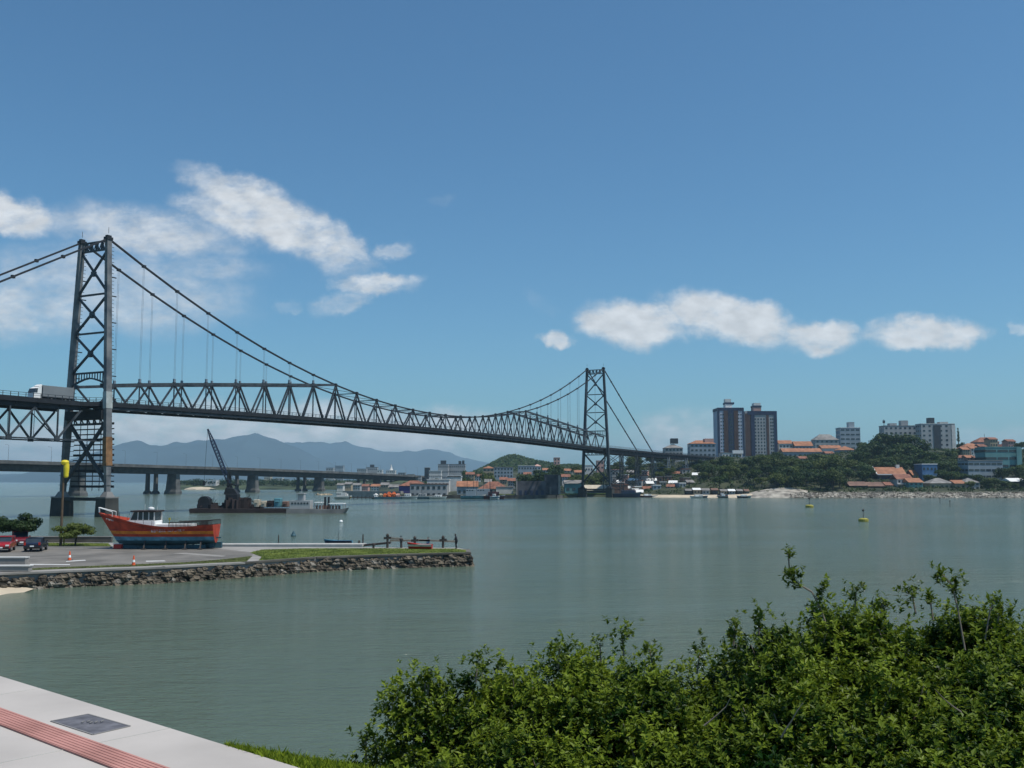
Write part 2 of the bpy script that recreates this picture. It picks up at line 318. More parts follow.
def mountains(name, D, prof, depth, seed):
    m = MB(); xs = [prof[0][0]+i*3 for i in range(int((prof[-1][0]-prof[0][0])/3)+1)]; K = 9
    for j in range(K):
        k = j/(K-1); d = D+(k-.5)*depth
        for px in xs:
            top = at(px, lerp(prof, px), D).z; X = (px-512)/FPX*D
            f = 1-abs(2*k-1)**1.3; top *= 1+.045*mn.noise(Vector((X*.0035, 0, seed)))+.03*mn.noise(Vector((X*.011, 0, seed+4)))
            z = max(-2, top*f*(1+.10*mn.noise(Vector((X*.0022, d*.0017, seed)))*(f < .99)) + (14*mn.noise(Vector((X*.009, d*.006, seed)))*f)) if f > 0 else -3
            m.v.append((X, d, z))
    n = len(xs)
    for j in range(K-1):
        for i in range(n-1): m.f.append((j*n+i, j*n+i+1, (j+1)*n+i+1, (j+1)*n+i)); m.m.append(0)
    struct(m.build(name, 'mount', smooth=True))
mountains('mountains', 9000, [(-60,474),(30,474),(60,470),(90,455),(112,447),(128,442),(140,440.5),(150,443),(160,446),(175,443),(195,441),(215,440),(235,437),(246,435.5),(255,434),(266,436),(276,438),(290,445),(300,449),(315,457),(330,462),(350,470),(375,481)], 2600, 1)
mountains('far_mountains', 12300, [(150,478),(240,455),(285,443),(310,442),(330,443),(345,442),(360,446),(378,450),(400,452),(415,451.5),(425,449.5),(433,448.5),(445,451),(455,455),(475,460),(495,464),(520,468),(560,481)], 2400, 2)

# ------------------------------------------------------------------ suspension bridge (local x along the deck)
BA = atan2(.8867, .4624); SPAN = 339.5; W = 4.85; P = SPAN/28
br = thing('suspension_bridge', 'long dark steel suspension bridge with two lattice towers crossing the strait', 'bridge', (-109.9, 256.6, 0), BA)
def Bw(s, o, z=0):   # local to world
    return Vector((-109.9+cos(BA)*s+sin(BA)*o, 256.6+sin(BA)*s-cos(BA)*o, z))
def bot(s):
    if s < 0: return 27.3
    if s > SPAN: return 25.9-1.1*min(1, (s-SPAN)/10)-.8*min(1, (s-SPAN)/90)
    return 27.7+1.8*sin(pi*s/SPAN)-1.8*s/SPAN
def dtop(s): return bot(s)+(1.6 if s <= SPAN else 1.6+1.6*min(1, (s-SPAN)/10))
def chz(s): return 35.8+36.5*(abs(s-SPAN/2)/(SPAN/2))**2.1
def topz(i):
    i = min(i, 28-i)
    return chz(i*P) if i >= 8 else 33.5+(chz(8*P)-33.5)*(i/8)**.9
for side, y in (('near', -W), ('far', W)):
    t = MB()
    for i in range(28):
        s0, s1 = i*P, (i+1)*P; sm = (s0+s1)/2
        inner = 8 <= i <= 19
        if not inner: t.beam((s0, y, topz(i)), (s1, y, topz(i+1)), .5, .75)
        t.beam((s0, y, topz(i)), (sm, y, bot(sm)+.3), .42)
        t.beam((sm, y, bot(sm)+.3), (s1, y, topz(i+1)), .42)
        t.beam((s0, y, bot(s0)), (s1, y, bot(s1)), .55, .6)
        if i: t.beam((s0, y, topz(i)), (s0, y, bot(s0)), .26)
        t.box((s0, y, topz(i)), (.9, .6, 1.1))
    t.build('stiffening_truss', 'steel', br)
t = MB()
for i in range(1, 28):
    s = i*P; z = topz(i); t.beam((s, -W, z), (s, W, z), .3, .3)
    if 8 <= i <= 27 or i < 8:
        if i < 28 and i >= 8:
            t.beam((s, -W, z), (s+P, W, topz(i+1)), .15); t.beam((s, W, z), (s+P, -W, topz(i+1)), .15)
t.build('top_bracing', 'steel', br)
# deck: slab, edge bands, floor beams, railing
seg = [-84+6*i for i in range(111)]
d = MB(); e2 = {-5.3: MB(), 5.3: MB()}; fb = MB(); rl2 = {-5.3: MB(), 5.3: MB()}
for a, b in zip(seg, seg[1:]):
    za, zb = dtop(a), dtop(b)
    d.beam((a, 0, za-.5), (b, 0, zb-.5), 10.4, .35)
    for y in (-5.3, 5.3):
        e = e2[y]; rl = rl2[y]
        e.beam((a, y, za-.55), (b, y, zb-.55), .3, 1.1)
        rl.beam((a, y, za+1.05), (b, y, zb+1.05), .1, .1); rl.beam((a, y, za+.55), (b, y, zb+.55), .07, .07)
        for q in (0, .33, .66): rl.box((a+6*q, y, za+.5+(zb-za)*q), (.12, .12, 1.1))
    fb.beam((a, -5, za-1.2), (a, 5, za-1.2), .4, .9)
    fb.beam((a, -2.2, za-1.0), (b, -2.2, zb-1.0), .3, .7); fb.beam((a, 2.2, za-1.0), (b, 2.2, zb-1.0), .3, .7)
    if a > SPAN+4:
        for y in (-4.4, 4.4): fb.beam((a, y, za-2.1), (b, y, zb-2.1), .4, 2.2)
    elif a < -6:
        for y in (-4.4, 4.4): fb.beam((a, y, za-1.5), (b, y, zb-1.5), .4, 1.5)
d.build('roadway', 'deck', br); fb.build('floor_beams', 'darksteel', br)
for y in e2: e2[y].build('edge_girder', 'darksteel', br); rl2[y].build('railing', 'steel', br)
# side span trusses on the island side
for y in (-W, W):
    t = MB(); zb = 19.2
    t.beam((-90, y, zb), (0, y, zb), .35)
    k = 0; s = -12.7
    while s > -88:
        t.beam((s, y, zb), (s-6.5, y, 26.6), .42); t.beam((s, y, zb), (s+6.5, y, 26.6), .42); t.beam((s, y, zb), (s, y, 26.6), .32); t.beam((s-6.5, y, zb), (s-6.5, y, 26.6), .1)
        t.box((s, y, zb), (1.3, .5, .8)); s -= 13
    t.build('side_span_truss', 'steel', br)
s = -12.7
while s > -88:
    t = MB(); t.beam((s, -W, 19.2), (s, W, 19.2), .25); t.beam((s, -W, 19.2), (s, W, 26), .2); s -= 13
    t.build('side_span_bracing', 'steel', br)
# chains: every eyebar link drawn straight between pins
for y0, y in ((-5.0, -W), (5.0, W)):
    c = MB(); pts = [(0, y0, 72.1)]+[(i*P, y, chz(i*P)) for i in range(1, 28)]+[(SPAN, y0, 72.1)]
    for p, q in zip(pts, pts[1:]):
        c.beam(p, q, .5, .42)
    for p in pts[1:-1]: c.box(p, (.9, .8, .7))
    for dr, x0, z1, n in ((-1, 0, 27., 6), (1, SPAN, 26.5, 7)):
        x1 = x0+dr*(82 if dr > 0 else 80); a = Vector((x0, y0, 72.1)); b = Vector((x1, y, z1))
        c.beam(a, b, .5, .42)
        for k in range(1, n): p = a.lerp(b, k/n); c.box(p, (.8, .7, .75))
    c.build('eyebar_chain', 'chain', br)
for i in list(range(1, 8))+list(range(21, 28)):
    for y in (-W, W):
        h = MB(); z0 = topz(i); z1 = chz(i*P)
        h.tube((i*P-.2, y, z0), (i*P-.2, y, z1), .045, n=4); h.tube((i*P+.2, y, z0), (i*P+.2, y, z1), .045, n=4)
        h.box((i*P, y, z0+.9), (.6, .5, 1.2)); h.build('hanger', 'rod', br)
def tower(x, m, ornate):
    tw = MB()
    def ly(z): return 8.3-(z-6)/(72-6)*3.3
    # bracing frame
    for (za, zb) in ((69.3, 57.6), (57.4, 47.4), (47.2, 37)):
        for s_ in (1, -1):
            tw.beam((x, s_*ly(za), za), (x, -s_*ly(zb), zb), .5, .5)
        tw.beam((x, -ly(zb), zb), (x, ly(zb), zb), .5, .45)
        tw.box((x, 0, (za+zb)/2-.3), (.8, 1.3, 1.3))
    # top lattice strut
    for z in (69.3, 71.6): tw.beam((x, -5, z), (x, 5, z), .5, .4)
    for k in range(9):
        y = -4.6+k*1.02; tw.beam((x, y, 69.3), (x, y+(.9 if k%2 else -.1), 71.6), .35, .35); tw.beam((x, y, 71.6), (x, y+.9, 69.3), .16, .16)
    # arched strut above the roadway
    for a, b in zip([-6.7,-4,-1.8,0,1.8,4], [-4,-1.8,0,1.8,4,6.7]):
        f = lambda y: 35.6-1.9*(abs(y)/6.7)**1.6
        tw.beam((x, a, f(a)), (x, b, f(b)), .45, .4)
    for k in range(-6, 7): tw.beam((x, k, 36.9), (x, k, 35.4-1.9*(abs(k)/6.7)**1.6), .2)
    # below the deck
    for s_ in (1, -1): tw.beam((x, s_*ly(24.6), 24.6), (x, -s_*ly(8), 8), .7, .7)
    for z in (25.2, 23.6): tw.beam((x, -ly(z), z), (x, ly(z), z), .5, .45)
    for k in range(12): y = -7+k*1.2; tw.beam((x, y, 23.6), (x, y+1.2*(k%2), 25.2), .25)
    dk_ = MB(); dk_.box((x, 0, 25.9), (3.2, 13.6, 2.2)); dk_.build('under_deck_block', 'darksteel', br)  # dark block filling the space between the legs under the deck
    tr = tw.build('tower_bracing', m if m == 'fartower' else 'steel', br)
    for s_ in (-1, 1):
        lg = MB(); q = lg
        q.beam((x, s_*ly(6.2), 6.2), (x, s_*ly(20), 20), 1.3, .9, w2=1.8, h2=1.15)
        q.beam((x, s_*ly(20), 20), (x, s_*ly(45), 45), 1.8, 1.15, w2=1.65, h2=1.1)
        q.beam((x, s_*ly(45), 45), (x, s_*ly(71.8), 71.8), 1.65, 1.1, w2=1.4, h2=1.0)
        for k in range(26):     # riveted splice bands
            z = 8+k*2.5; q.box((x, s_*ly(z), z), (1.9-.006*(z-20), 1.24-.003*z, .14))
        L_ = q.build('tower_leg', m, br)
        c = MB(); c.box((x, s_*ly(72), 72.1), (1.9, 1.4, .7)); c.box((x, s_*ly(72), 72.7), (1.3, .9, .5)); c.tube((x, s_*5, 73.5), (x, s_*5, 75.1), .06); c.build('saddle', 'darksteel', L_)
        if ornate:
            st = MB()
            for k in range(44):
                z = 27+k; st.box((x+1.5, s_*ly(z), z), (.6, .12, .1))
            for z in (30,36,43,50,57,62): st.box((x+1.9, s_*ly(z), z), (1.3, .3, .25))
            st.build('ladder', 'darksteel', L_)
            if s_ < 0:
                o = MB(); o.beam((x, -ly(12.9), 12.9), (x, -ly(20.2), 20.2), 2.0, 1.35); o.build('orange_sheeting', 'orangepaint', L_)
                o = MB(); o.beam((x, -ly(27.5), 27.5), (x, -ly(31.8), 31.8), 1.95, 1.3); o.build('pale_patch', 'palepaint', L_)
        pr = MB(); yy = s_*8.4
        hx, hy = 2.0, 1.75
        pr.add([(x+a*hx*k, yy+b*hy*k, z) for z, k in ((-2.5,1.12),(4.7,1.0)) for a, b in ((-1,-1),(1,-1),(1,1),(-1,1))], [(0,3,2,1),(4,5,6,7),(0,1,5,4),(1,2,6,5),(2,3,7,6),(3,0,4,7)])
        pp = pr.build('pier', 'pierconc', br)
        c = MB(); c.box((x, yy, 4.85), (4.2, 3.7, .35)); c.add([(x+a*k, yy+b*k*.9, z) for z, k in ((5.0,1.35),(6.3,.75)) for a, b in ((-1,-1),(1,-1),(1,1),(-1,1))], [(0,3,2,1),(4,5,6,7),(0,1,5,4),(1,2,6,5),(2,3,7,6),(3,0,4,7)]); c.build('pier_cap', 'grey_conc' if ornate else 'darksteel', pp)
    c = MB(); c.box((x, 0, 4.4), (2.0, 13.0, .8)); c.build('pier_tie_beam', 'pierconc', br)
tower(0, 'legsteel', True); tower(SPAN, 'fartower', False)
# scaffold ladder work between the near legs under the deck
t = MB()
for k in range(13):
    z = 7.6+k*1.35; yy = 8.1-(z-6)*.05; t.beam((2.2, -yy, z), (2.2, yy, z), .2, .3 if k%3 else .6)
for y in (-5.2, -2.6, 0, 2.6, 5.2): t.beam((2.2, y, 6.5), (2.2, y, 24.5), .14)
for k in range(12): t.beam((2.2, 7.5, 9+k*1.3), (2.2, 10.0, 9+k*1.3), .12)
t.build('scaffold', 'darksteel', br)
# trestle bents under the mainland approach
for ds in (26, 52, 80, 112, 150, 190):
    s = SPAN+ds; m = MB()
    for dx in (-3, 3):
        for y in (-4.6, 4.6):
            wv = Bw(s+dx, -y*1.15); g = max(-1, G(wv.x, wv.y))
            m.beam((s+dx, y*1.15, g-.5), (s+dx*.7, y, bot(s)), .4)
        for k in range(3):
            za = 4+k*7; m.beam((s+dx*.9, -4.9, za), (s+dx*.85, 4.8, za+7), .25); m.beam((s+dx*.9, 4.9, za), (s+dx*.85, -4.8, za+7), .25); m.beam((s+dx*.9, -5, za), (s+dx*.9, 5, za), .3)
    for y in (-4.8, 4.8):
        for k in range(3): za = 4+k*7; m.beam((s-2.8, y, za), (s+2.6, y, za+7), .22); m.beam((s+2.8, y, za), (s-2.6, y, za+7), .22); m.beam((s-2.8, y, za), (s+2.8, y, za), .25)
    m.build('trestle', 'fartower' if ds < 100 else 'rod', br)

# ------------------------------------------------------------------ concrete road bridges behind
def road_line(px):   # straight alignment found from the pier feet
    a = (px-512)/FPX; D = -460.4/(a-.318); return Vector((a*D, D, 0))
ra, rb = road_line(-60), road_line(425); rdir = (rb-ra).normalized(); rl_ = (rb-ra).length; rang = atan2(rdir.y, rdir.x)
def road_z(s): return lerp([(0,19.8),(120,19.2),(300,18.2),(430,16.9),(560,15.2),(rl_,13.8)], s)
def road_bridge(label, off, piers, twin):
    rt = thing('road_bridge', label, 'bridge', (ra.x-rdir.y*off, ra.y+rdir.x*off, 0), rang)
    d = MB(); g = MB(); r = MB(); n = 30
    for i in range(n):
        a, b = rl_*i/n, rl_*(i+1)/n; za, zb = road_z(a), road_z(b)
        d.beam((a, 0, za-.5), (b, 0, zb-.5), 15, 1.0); g.beam((a, 0, za-2.9), (b, 0, zb-2.9), 7.5, 3.8)
        for y in (-7.3, 7.3): r.beam((a, y, za+.45), (b, y, zb+.45), .25, .9)
    d.build('road_slab', 'bridgeconc', rt); g.build('box_girder', 'pierconc', rt); r.build('parapet', 'bridgeconc', rt)
    for px in piers:
        p = road_line(px); s = (p-ra).dot(rdir); z = road_z(s)-4.6; m = MB()
        if twin:
            for y in (-3.4, 3.4): m.add([(s+a*k, y+b*k*.9, zz) for zz, k in ((-2,1.3),(z,1.1)) for a, b in ((-1,-1),(1,-1),(1,1),(-1,1))], [(0,3,2,1),(4,5,6,7),(0,1,5,4),(1,2,6,5),(2,3,7,6),(3,0,4,7)]); m.lathe([(3.1,-2),(2.9,1.2),(2.0,2.2)], 12, (s, y, 0))
        else:
            m.add([(s+a*k[0], b*k[1], zz) for zz, k in ((-2,(3.6,5.0)),(1.6,(3.4,4.8)),(3.2,(2.7,4.2)),(z,(2.0,3.6))) for a, b in ((-1,-1),(1,-1),(1,1),(-1,1))],
                  [(0,3,2,1),(12,13,14,15)]+[(4*j+i, 4*j+(i+1)%4, 4*j+4+(i+1)%4, 4*j+4+i) for j in range(3) for i in range(4)])
        m.build('pier', 'bridgeconc', rt)
    return rt
road_bridge('long low concrete road bridge on solid tapered piers, nearer of the pair', 0, (80, 175, 254, 320, 378, 404), False)
road_bridge('low concrete road bridge on twin columns running behind the tapered-pier one', 18, (175, 254, 320, 378, 404), True)
lm = MB(); lm.tube((0,0,0), (0,0,10), .12, .07); lm.beam((0,-.02,9.9), (0,2,10.3), .09); lm.box((0,2.2,10.3), (.3,.7,.12))
lamp0 = None
ORD = ['first','second','third','fourth','fifth','sixth','seventh','eighth','ninth','tenth','eleventh','twelfth','thirteenth','fourteenth','fifteenth','sixteenth','seventeenth','eighteenth','nineteenth','twentieth']
for k in range(20):
    s = 20+k*33; p = Vector((ra.x+rdir.x*s-rdir.y*7, ra.y+rdir.y*s+rdir.x*7, road_z(s)))
    if lamp0 is None:
        lamp0 = lm.build('street_lamp', 'rod', None, p, rang); o = lamp0
    else:
        o = lamp0.copy(); col.objects.link(o); o.location = p
    tag(o, ORD[k]+' thin lamp mast from the left along the low concrete road bridge', 'street lamp', 'lamp masts along the road bridge')

# ------------------------------------------------------------------ vehicles
def wheel(parent, x, y, r=.32, w=.22):
    t = MB(); t.tube((x, y-w/2, r), (x, y+w/2, r), r, n=18); o = t.build('wheel', 'tyre', parent, smooth=False)
    m = MB(); m.tube((x, y-w/2-.01, r), (x, y+w/2+.01, r), r*.6, n=12); m.build('rim', 'rim', o)
def car(label, loc, rz, paint, L=4.4, Wd=1.75, H=1.5, suv=False):
    c = thing('parked_car', label, 'car', loc, rz); hl = L/2
    pr = ([(-hl,.35),(-hl,.95),(-hl+.15,1.05),(hl-1.25,1.05),(hl-.25,.92),(hl,.75),(hl,.35)] if suv else [(-hl,.32),(-hl,.85),(-hl+.3,.95),(hl-1.3,.92),(hl-.25,.78),(hl,.6),(hl,.32)])
    b = MB(); b.xprism(pr, -Wd/2, Wd/2); b.build('body', paint, c, bevel=.07)
    z0 = 1.03 if suv else .91; k = .12
    rp = [(-hl+.1,z0),(-hl+.35,H-.06),(-hl+.6,H),(hl-2.1,H),(hl-1.25,z0)] if suv else [(-hl+.25,z0),(-hl+.8,H-.05),(-hl+1.1,H),(hl-2.1,H),(hl-1.2,z0)]
    g = MB(); g.xprism(rp, -Wd/2+k, Wd/2-k); gh = g.build('cabin_glass', 'glass', c, bevel=.04)
    r = MB(); r.box(((rp[2][0]+rp[3][0])/2, 0, H+.005), (rp[3][0]-rp[2][0]+.3, Wd-.3, .07)); r.build('roof', paint, c, bevel=.03)
    for x in (rp[1][0]-.05, rp[3][0]+.05, (rp[2][0]+rp[3][0])/2):
        pl = MB()
        for s in (-1, 1): pl.beam((x, s*(Wd/2-k+.01), z0), (x*.97, s*(Wd/2-k+.01), H), .08)
        pl.build('pillar', paint, c)
    for s in (-1, 1):
        h = MB(); h.box((hl-.02, s*(Wd/2-.25), .72), (.12, .35, .16)); h.build('headlight', 'lamp', c)
        h = MB(); h.box((-hl+.01, s*(Wd/2-.15), .85), (.1, .2, .3)); h.build('tail_light', 'taillamp', c)
        h = MB(); h.box((hl-1.35, s*(Wd/2+.07), z0+.08), (.15, .2, .14)); h.build('mirror', paint, c)
        for x in (-hl+.8, hl-.85): wheel(c, x, s*(Wd/2-.1))
    bp = MB(); bp.box((hl+.02, 0, .42), (.12, Wd-.1, .2)); bp.box((-hl-.02, 0, .42), (.12, Wd-.1, .2)); bp.build('bumper', 'tyre', c, bevel=.03)
    pl = MB(); pl.box((hl+.09, 0, .5), (.02, .4, .13)); pl.box((-hl-.09, 0, .6), (.02, .4, .13)); pl.build('number_plate', 'white', c)
    return c
PZ = 1.42
car('bright red estate car parked facing the water beside the left tree', gr(4, 551, PZ), R(-72), 'carred', H=1.55, suv=True)
car('dark red car half hidden behind the navy hatchback', gr(20, 545.5, PZ), R(-60), 'cardkred', H=1.65, suv=True, L=4.2)
car('dark navy hatchback with its tail turned to the promenade', gr(36, 550.5, PZ), R(104), 'carblue', H=1.4, L=4.1)

tr = thing('box_truck', 'white cab lorry with long grey box trailer on the suspension bridge deck', 'truck', Bw(-10.6, 1.8, dtop(-5)-.45), BA+pi)
b = MB(); b.box2((-3.6,-1.25,1.1), (5.2,1.25,3.9)); b.build('box_body', 'truckbox', tr, bevel=.04)
b = MB(); b.xprism([(5.5,.6),(5.5,3.5),(5.9,3.6),(7.0,3.1),(7.5,1.9),(7.6,.6)], -1.2, 1.2); b.build('cab', 'white', tr, bevel=.06)
b = MB(); b.xprism([(6.55,3.05),(7.12,3.0),(7.56,1.95),(6.7,1.95)], -1.23, 1.23); b.build('windscreen', 'glass', tr)
b = MB(); b.box2((-3.4,-1.0,.7), (5.5,1.0,1.08)); b.build('chassis', 'tyre', tr)
b = MB(); b.xprism([(5.3,3.6),(5.3,4.1),(6.2,3.62)], -1.0, 1.0); b.build('wind_deflector', 'white', tr)
for x in (-2.6,-1.4,2.6,6.4):
    for y in (-1.0, 1.0): wheel(tr, x, y, .5, .3)

# ------------------------------------------------------------------ promontory
FR = [(-330,83),(-120,81.5)]+[( px, gr(px, py, 0).y) for px, py in ((0,591),(80,587),(170,583),(250,577.5),(320,571.3),(400,568),(440,566.8),(472,566))]
def frx(px, D): return Vector(((px-512)/FPX*D, D, 0))
front = [frx(px, D) for px, D in FR]; tip = front[-1]
rear = [gr(468, 549.2, 1.4), gr(455, 547.5, 1.4), gr(370, 547, 1.4), gr(222, 546.5, 1.4), gr(112, 542.6, 1.4), gr(50, 541.8, 1.4), gr(-120, 541, 1.4), frx(-330, 124)]
poly = [(p.x, p.y+.7) for p in front[:-1]]+[(tip.x-.5, tip.y+.8)]+[(p.x, p.y) for p in rear]
g = MB(); g.prism(poly, -2.5, 1.38); struct(g.build('promontory_ground', 'conc'))
def sheet(name, pts, z, m): s = MB(); s.add([(p.x, p.y, z) for p in pts], [tuple(range(len(pts)))]); return struct(s.build(name, m))
def Pz(px, py): return gr(px, py, PZ)
sheet('car_park_asphalt', [Pz(-200,572),Pz(0,567.5),Pz(60,567),Pz(150,565.5),Pz(225,560.5),Pz(250,556),Pz(256,552.5),Pz(215,548),Pz(105,547.6),Pz(40,547.6),Pz(-200,547.5)], 1.392, 'asphalt')
kb = MB()
kp = [Pz(-200,547.3),Pz(40,547.3),Pz(112,547.3)]
for a, b_ in zip(kp, kp[1:]): kb.beam(a+Vector((0,.2,.02)), b_+Vector((0,.2,.02)), .25, .15)
struct(kb.build('kerb', 'conc'))
sheet('road_marking', [Pz(66,561.4),Pz(86,560.2),Pz(85,559.6),Pz(66,560.7)], 1.397, 'roadpaint')
sheet('road_marking', [Pz(146,561.3),Pz(166,560.9),Pz(164,560.3),Pz(146,560.6)], 1.397, 'roadpaint')
sheet('road_marking', [Pz(30,564.4),Pz(70,564.6),Pz(70,564.0),Pz(30,563.7)], 1.397, 'roadpaint')
sheet('kerb_strip', [Pz(172,553.2),Pz(222,556.6),Pz(226,555.6),Pz(186,552.6)], 1.4, 'conc')
def grass_patch(name, label_pts, n, hmin, hmax, m='grass'):
    pts = label_pts
    b = MB(); b.add([(p.x, p.y, 1.401) for p in pts], [tuple(range(len(pts)))]); o = struct(b.build('lawn', m))
    xs = [p.x for p in pts]; ys = [p.y for p in pts]; bl = MB(); rnd = random.Random(3); k = 0
    def ins(x, y):
        c = False; j = len(pts)-1
        for i in range(len(pts)):
            if (pts[i].y > y) != (pts[j].y > y) and x < (pts[j].x-pts[i].x)*(y-pts[i].y)/(pts[j].y-pts[i].y)+pts[i].x: c = not c
            j = i
        return c
    while k < n:
        x, y = rnd.uniform(min(xs), max(xs)), rnd.uniform(min(ys), max(ys))
        if not ins(x, y): continue
        k += 1; a = rnd.uniform(0, pi); h = rnd.uniform(hmin, hmax); w_ = rnd.uniform(.012, .035)
        bl.add([(x-cos(a)*w_, y-sin(a)*w_, 1.4), (x+cos(a)*w_, y+sin(a)*w_, 1.4), (x+rnd.uniform(-.1,.1), y+rnd.uniform(-.1,.1), 1.4+h)], [(0,1,2)])
    s = bl.build(name, m); s['kind'] = 'stuff'; tag(s, label_pts_text, 'grass')
def fl(px, ins):
    D = lerp(FR, px)+ins; return frx(px, D)
label_pts_text = 'short bright green grass covering the tip of the stone-walled spit'
gp = [fl(262,1.5),fl(290,1.1),fl(320,1.05),fl(360,1.05),fl(400,1.05),fl(440,1.05),fl(466,1.1),Pz(466,550.0),Pz(455,548.6),Pz(370,548.2),Pz(300,548.4),Pz(262,549.5),Pz(250,552.5),Pz(262,556.5)]
grass_patch('lawn_grass', gp, 30000, .03, .10)
label_pts_text = 'strip of green grass behind the car park under the small trees'
grass_patch('lawn_grass', [Pz(36,546.9),Pz(112,546.9),Pz(108,543.2),Pz(40,542.8)], 9000, .03, .10)
label_pts_text = 'thin strip of worn grass between the car park and the stone wall'
grass_patch('lawn_grass', [fl(-100,1.9),fl(0,2.0),fl(60,2.0),fl(150,1.9),fl(225,1.5),fl(250,1.2),Pz(252,556),Pz(226,559),fl(190,3.8),fl(150,3.9),fl(60,3.6),fl(0,3.6),fl(-100,3.4)], 16000, .03, .08, 'drygrass')

# rubble seawall: heavy rocks under a concrete coping
sw = thing('stone_seawall', 'dark rubble stone seawall with a flat coping around the spit', 'seawall', (tip.x, tip.y, 0))
rk = MB(); lt = MB(); cap = MB(); cap2 = MB(); rnd = random.Random(11); O = Vector((tip.x, tip.y, 0))
for a, b_ in zip(front, front[1:]):
    L_ = (b_-a).length; dr = (b_-a).normalized(); nn = Vector((dr.y, -dr.x, 0))
    n = int(L_/.42)
    for i in range(n):
        for k in range(4):
            p = a+dr*(i*.42+rnd.uniform(-.25,.25)+.2*(k%2))-O; z = -.05+k*.31+rnd.uniform(-.13,.1); off = .08-.14*k+rnd.uniform(-.1,.12)
            r = rnd.choice((.15,.2,.24,.28,.36,.44))*rnd.uniform(.85,1.15)
            (lt if rnd.random() < .16 else rk).blob((p.x+nn.x*off, p.y+nn.y*off, z), (r*1.2, r, r*.8), jag=.22, seed=rnd.randint(0,9**6), n=6, k=4)
    (cap if a.x > -26 else cap2).beam(a-nn*.62-O+Vector((0,0,1.32)), b_-nn*.62-O+Vector((0,0,1.32)), .7, .16)
    cap.beam(a-nn*.95-O+Vector((0,0,.3)), b_-nn*.95-O+Vector((0,0,.3)), .5, 1.7)
e0 = tip-O; e1 = rear[0]-O
for i in range(14):
    for k in range(4):
        p = e0.lerp(e1, i/13.); r = rnd.uniform(.18,.32); rk.blob((p.x+.1-.1*k+rnd.uniform(-.05,.05), p.y, k*.31), (r, r*1.1, r*.8), jag=.22, seed=rnd.randint(0,9**6))
cap.beam(e0+Vector((-.4,.3,1.3)), Vector((e1.x-.2, e1.y, 1.3)), .7, .2)
rk.build('rubble', 'stone', sw); lt.build('pale_rubble', 'stone2', sw); cap.build('coping', 'darkconc', sw); cap2.build('coping', 'conc', sw)
# small beach at the foot of the wall
bm = MB(); f0, f1 = front[1], front[2]
bp_ = [gr(-220,588,.0), gr(-60,592,.0), gr(0,590,.0), gr(22,589.5,0), gr(34,590,0), gr(12,595,0), gr(0,597.5,0), gr(-60,603,0), gr(-220,612,0)]
zs = [.5,.35,.3,.22,.1,-.12,-.12,-.12,-.12]
bm.add([(p.x, p.y, z) for p, z in zip(bp_, zs)], [(0,1,7,8),(1,2,6,7),(2,3,5,6),(3,4,5)]); struct(bm.build('beach_sand', 'sand', smooth=True))
# low wall at the back of the car park
lw = MB(); a, b_ = gr(-80,542.0,1.4), gr(112,542.3,1.4); c_ = (a+b_)/2
lw.beam(a-c_+Vector((0,0,.33)), b_-c_+Vector((0,0,.33)), .35, .66); o = lw.build('low_wall', 'darkconc', None, c_); tag(o, 'low weathered concrete wall behind the car park and small trees', 'wall')
cp = MB(); cp.beam(a-c_+Vector((0,0,.70)), b_-c_+Vector((0,0,.70)), .45, .07); cp.build('wall_coping', 'conc', o)
# concrete benches / plinths at left
for (y0, y1, xe, h, lb) in ((565, 565, 25, .62, 'upper pale concrete block at the left edge of the car park'), (571.5, 571.5, 28.5, .42, 'lower pale concrete block nearest the stone wall at the left edge')):
    p = Pz(xe, y0); m = MB(); m.box2((-9,-.02,0), (0,.7,h)); o = m.build('concrete_block', 'conc', None, p, R(2)); tag(o, lb, 'block')
    m = MB(); m.box2((-9.05,-.08,h+.002), (.06,.78,h+.09)); m.build('block_top', 'offwhite', o)
# traffic cones
def cone(px, py, lb):
    c = thing('traffic_cone', lb, 'traffic cone', gr(px, py, 1.394), 0, 'orange traffic cones on the car park')
    m = MB(); m.lathe([(.17,.03),(.14,.2),(.05,.88),(.03,.9)], 12); m.build('cone_body', 'orangecone', c)
    m = MB(); m.lathe([(.132,.30),(.098,.52)], 12, (0,0,0)); m.build('reflective_band', 'white', c)
    m = MB(); m.box((0,0,.02), (.5,.5,.04)); m.build('cone_base', 'tyre', c)
cone(69.5, 560.5, 'orange and white traffic cone in front of the small tree')
cone(133.5, 565.5, 'orange traffic cone standing in front of the red boat')
# tall pole with yellow head
pl = thing('yellow_headed_pole', 'tall brown pole with a long yellow head beside the small tree', 'pole', gr(60.5, 546, 1.4))
m = MB(); m.tube((0,0,0), (0,0,8.2), .16, .12, 10); m.build('pole_shaft', 'brownpole', pl)
m = MB(); m.tube((.38,0,0), (.38,0,2.0), .09, .09, 8); m.build('pole_stub', 'yelgreen', pl)
m = MB(); m.lathe([(.25,9.6),(.42,9.75),(.46,9.95),(.38,10.12),(.15,10.2)], 12, (.1,0,-.1)); m.lathe([(.16,8.1),(.26,8.25),(.32,9.2),(.3,9.7),(.3,9.75)], 12, (.3,0,-.1)); m.build('yellow_head', 'yellow', pl)

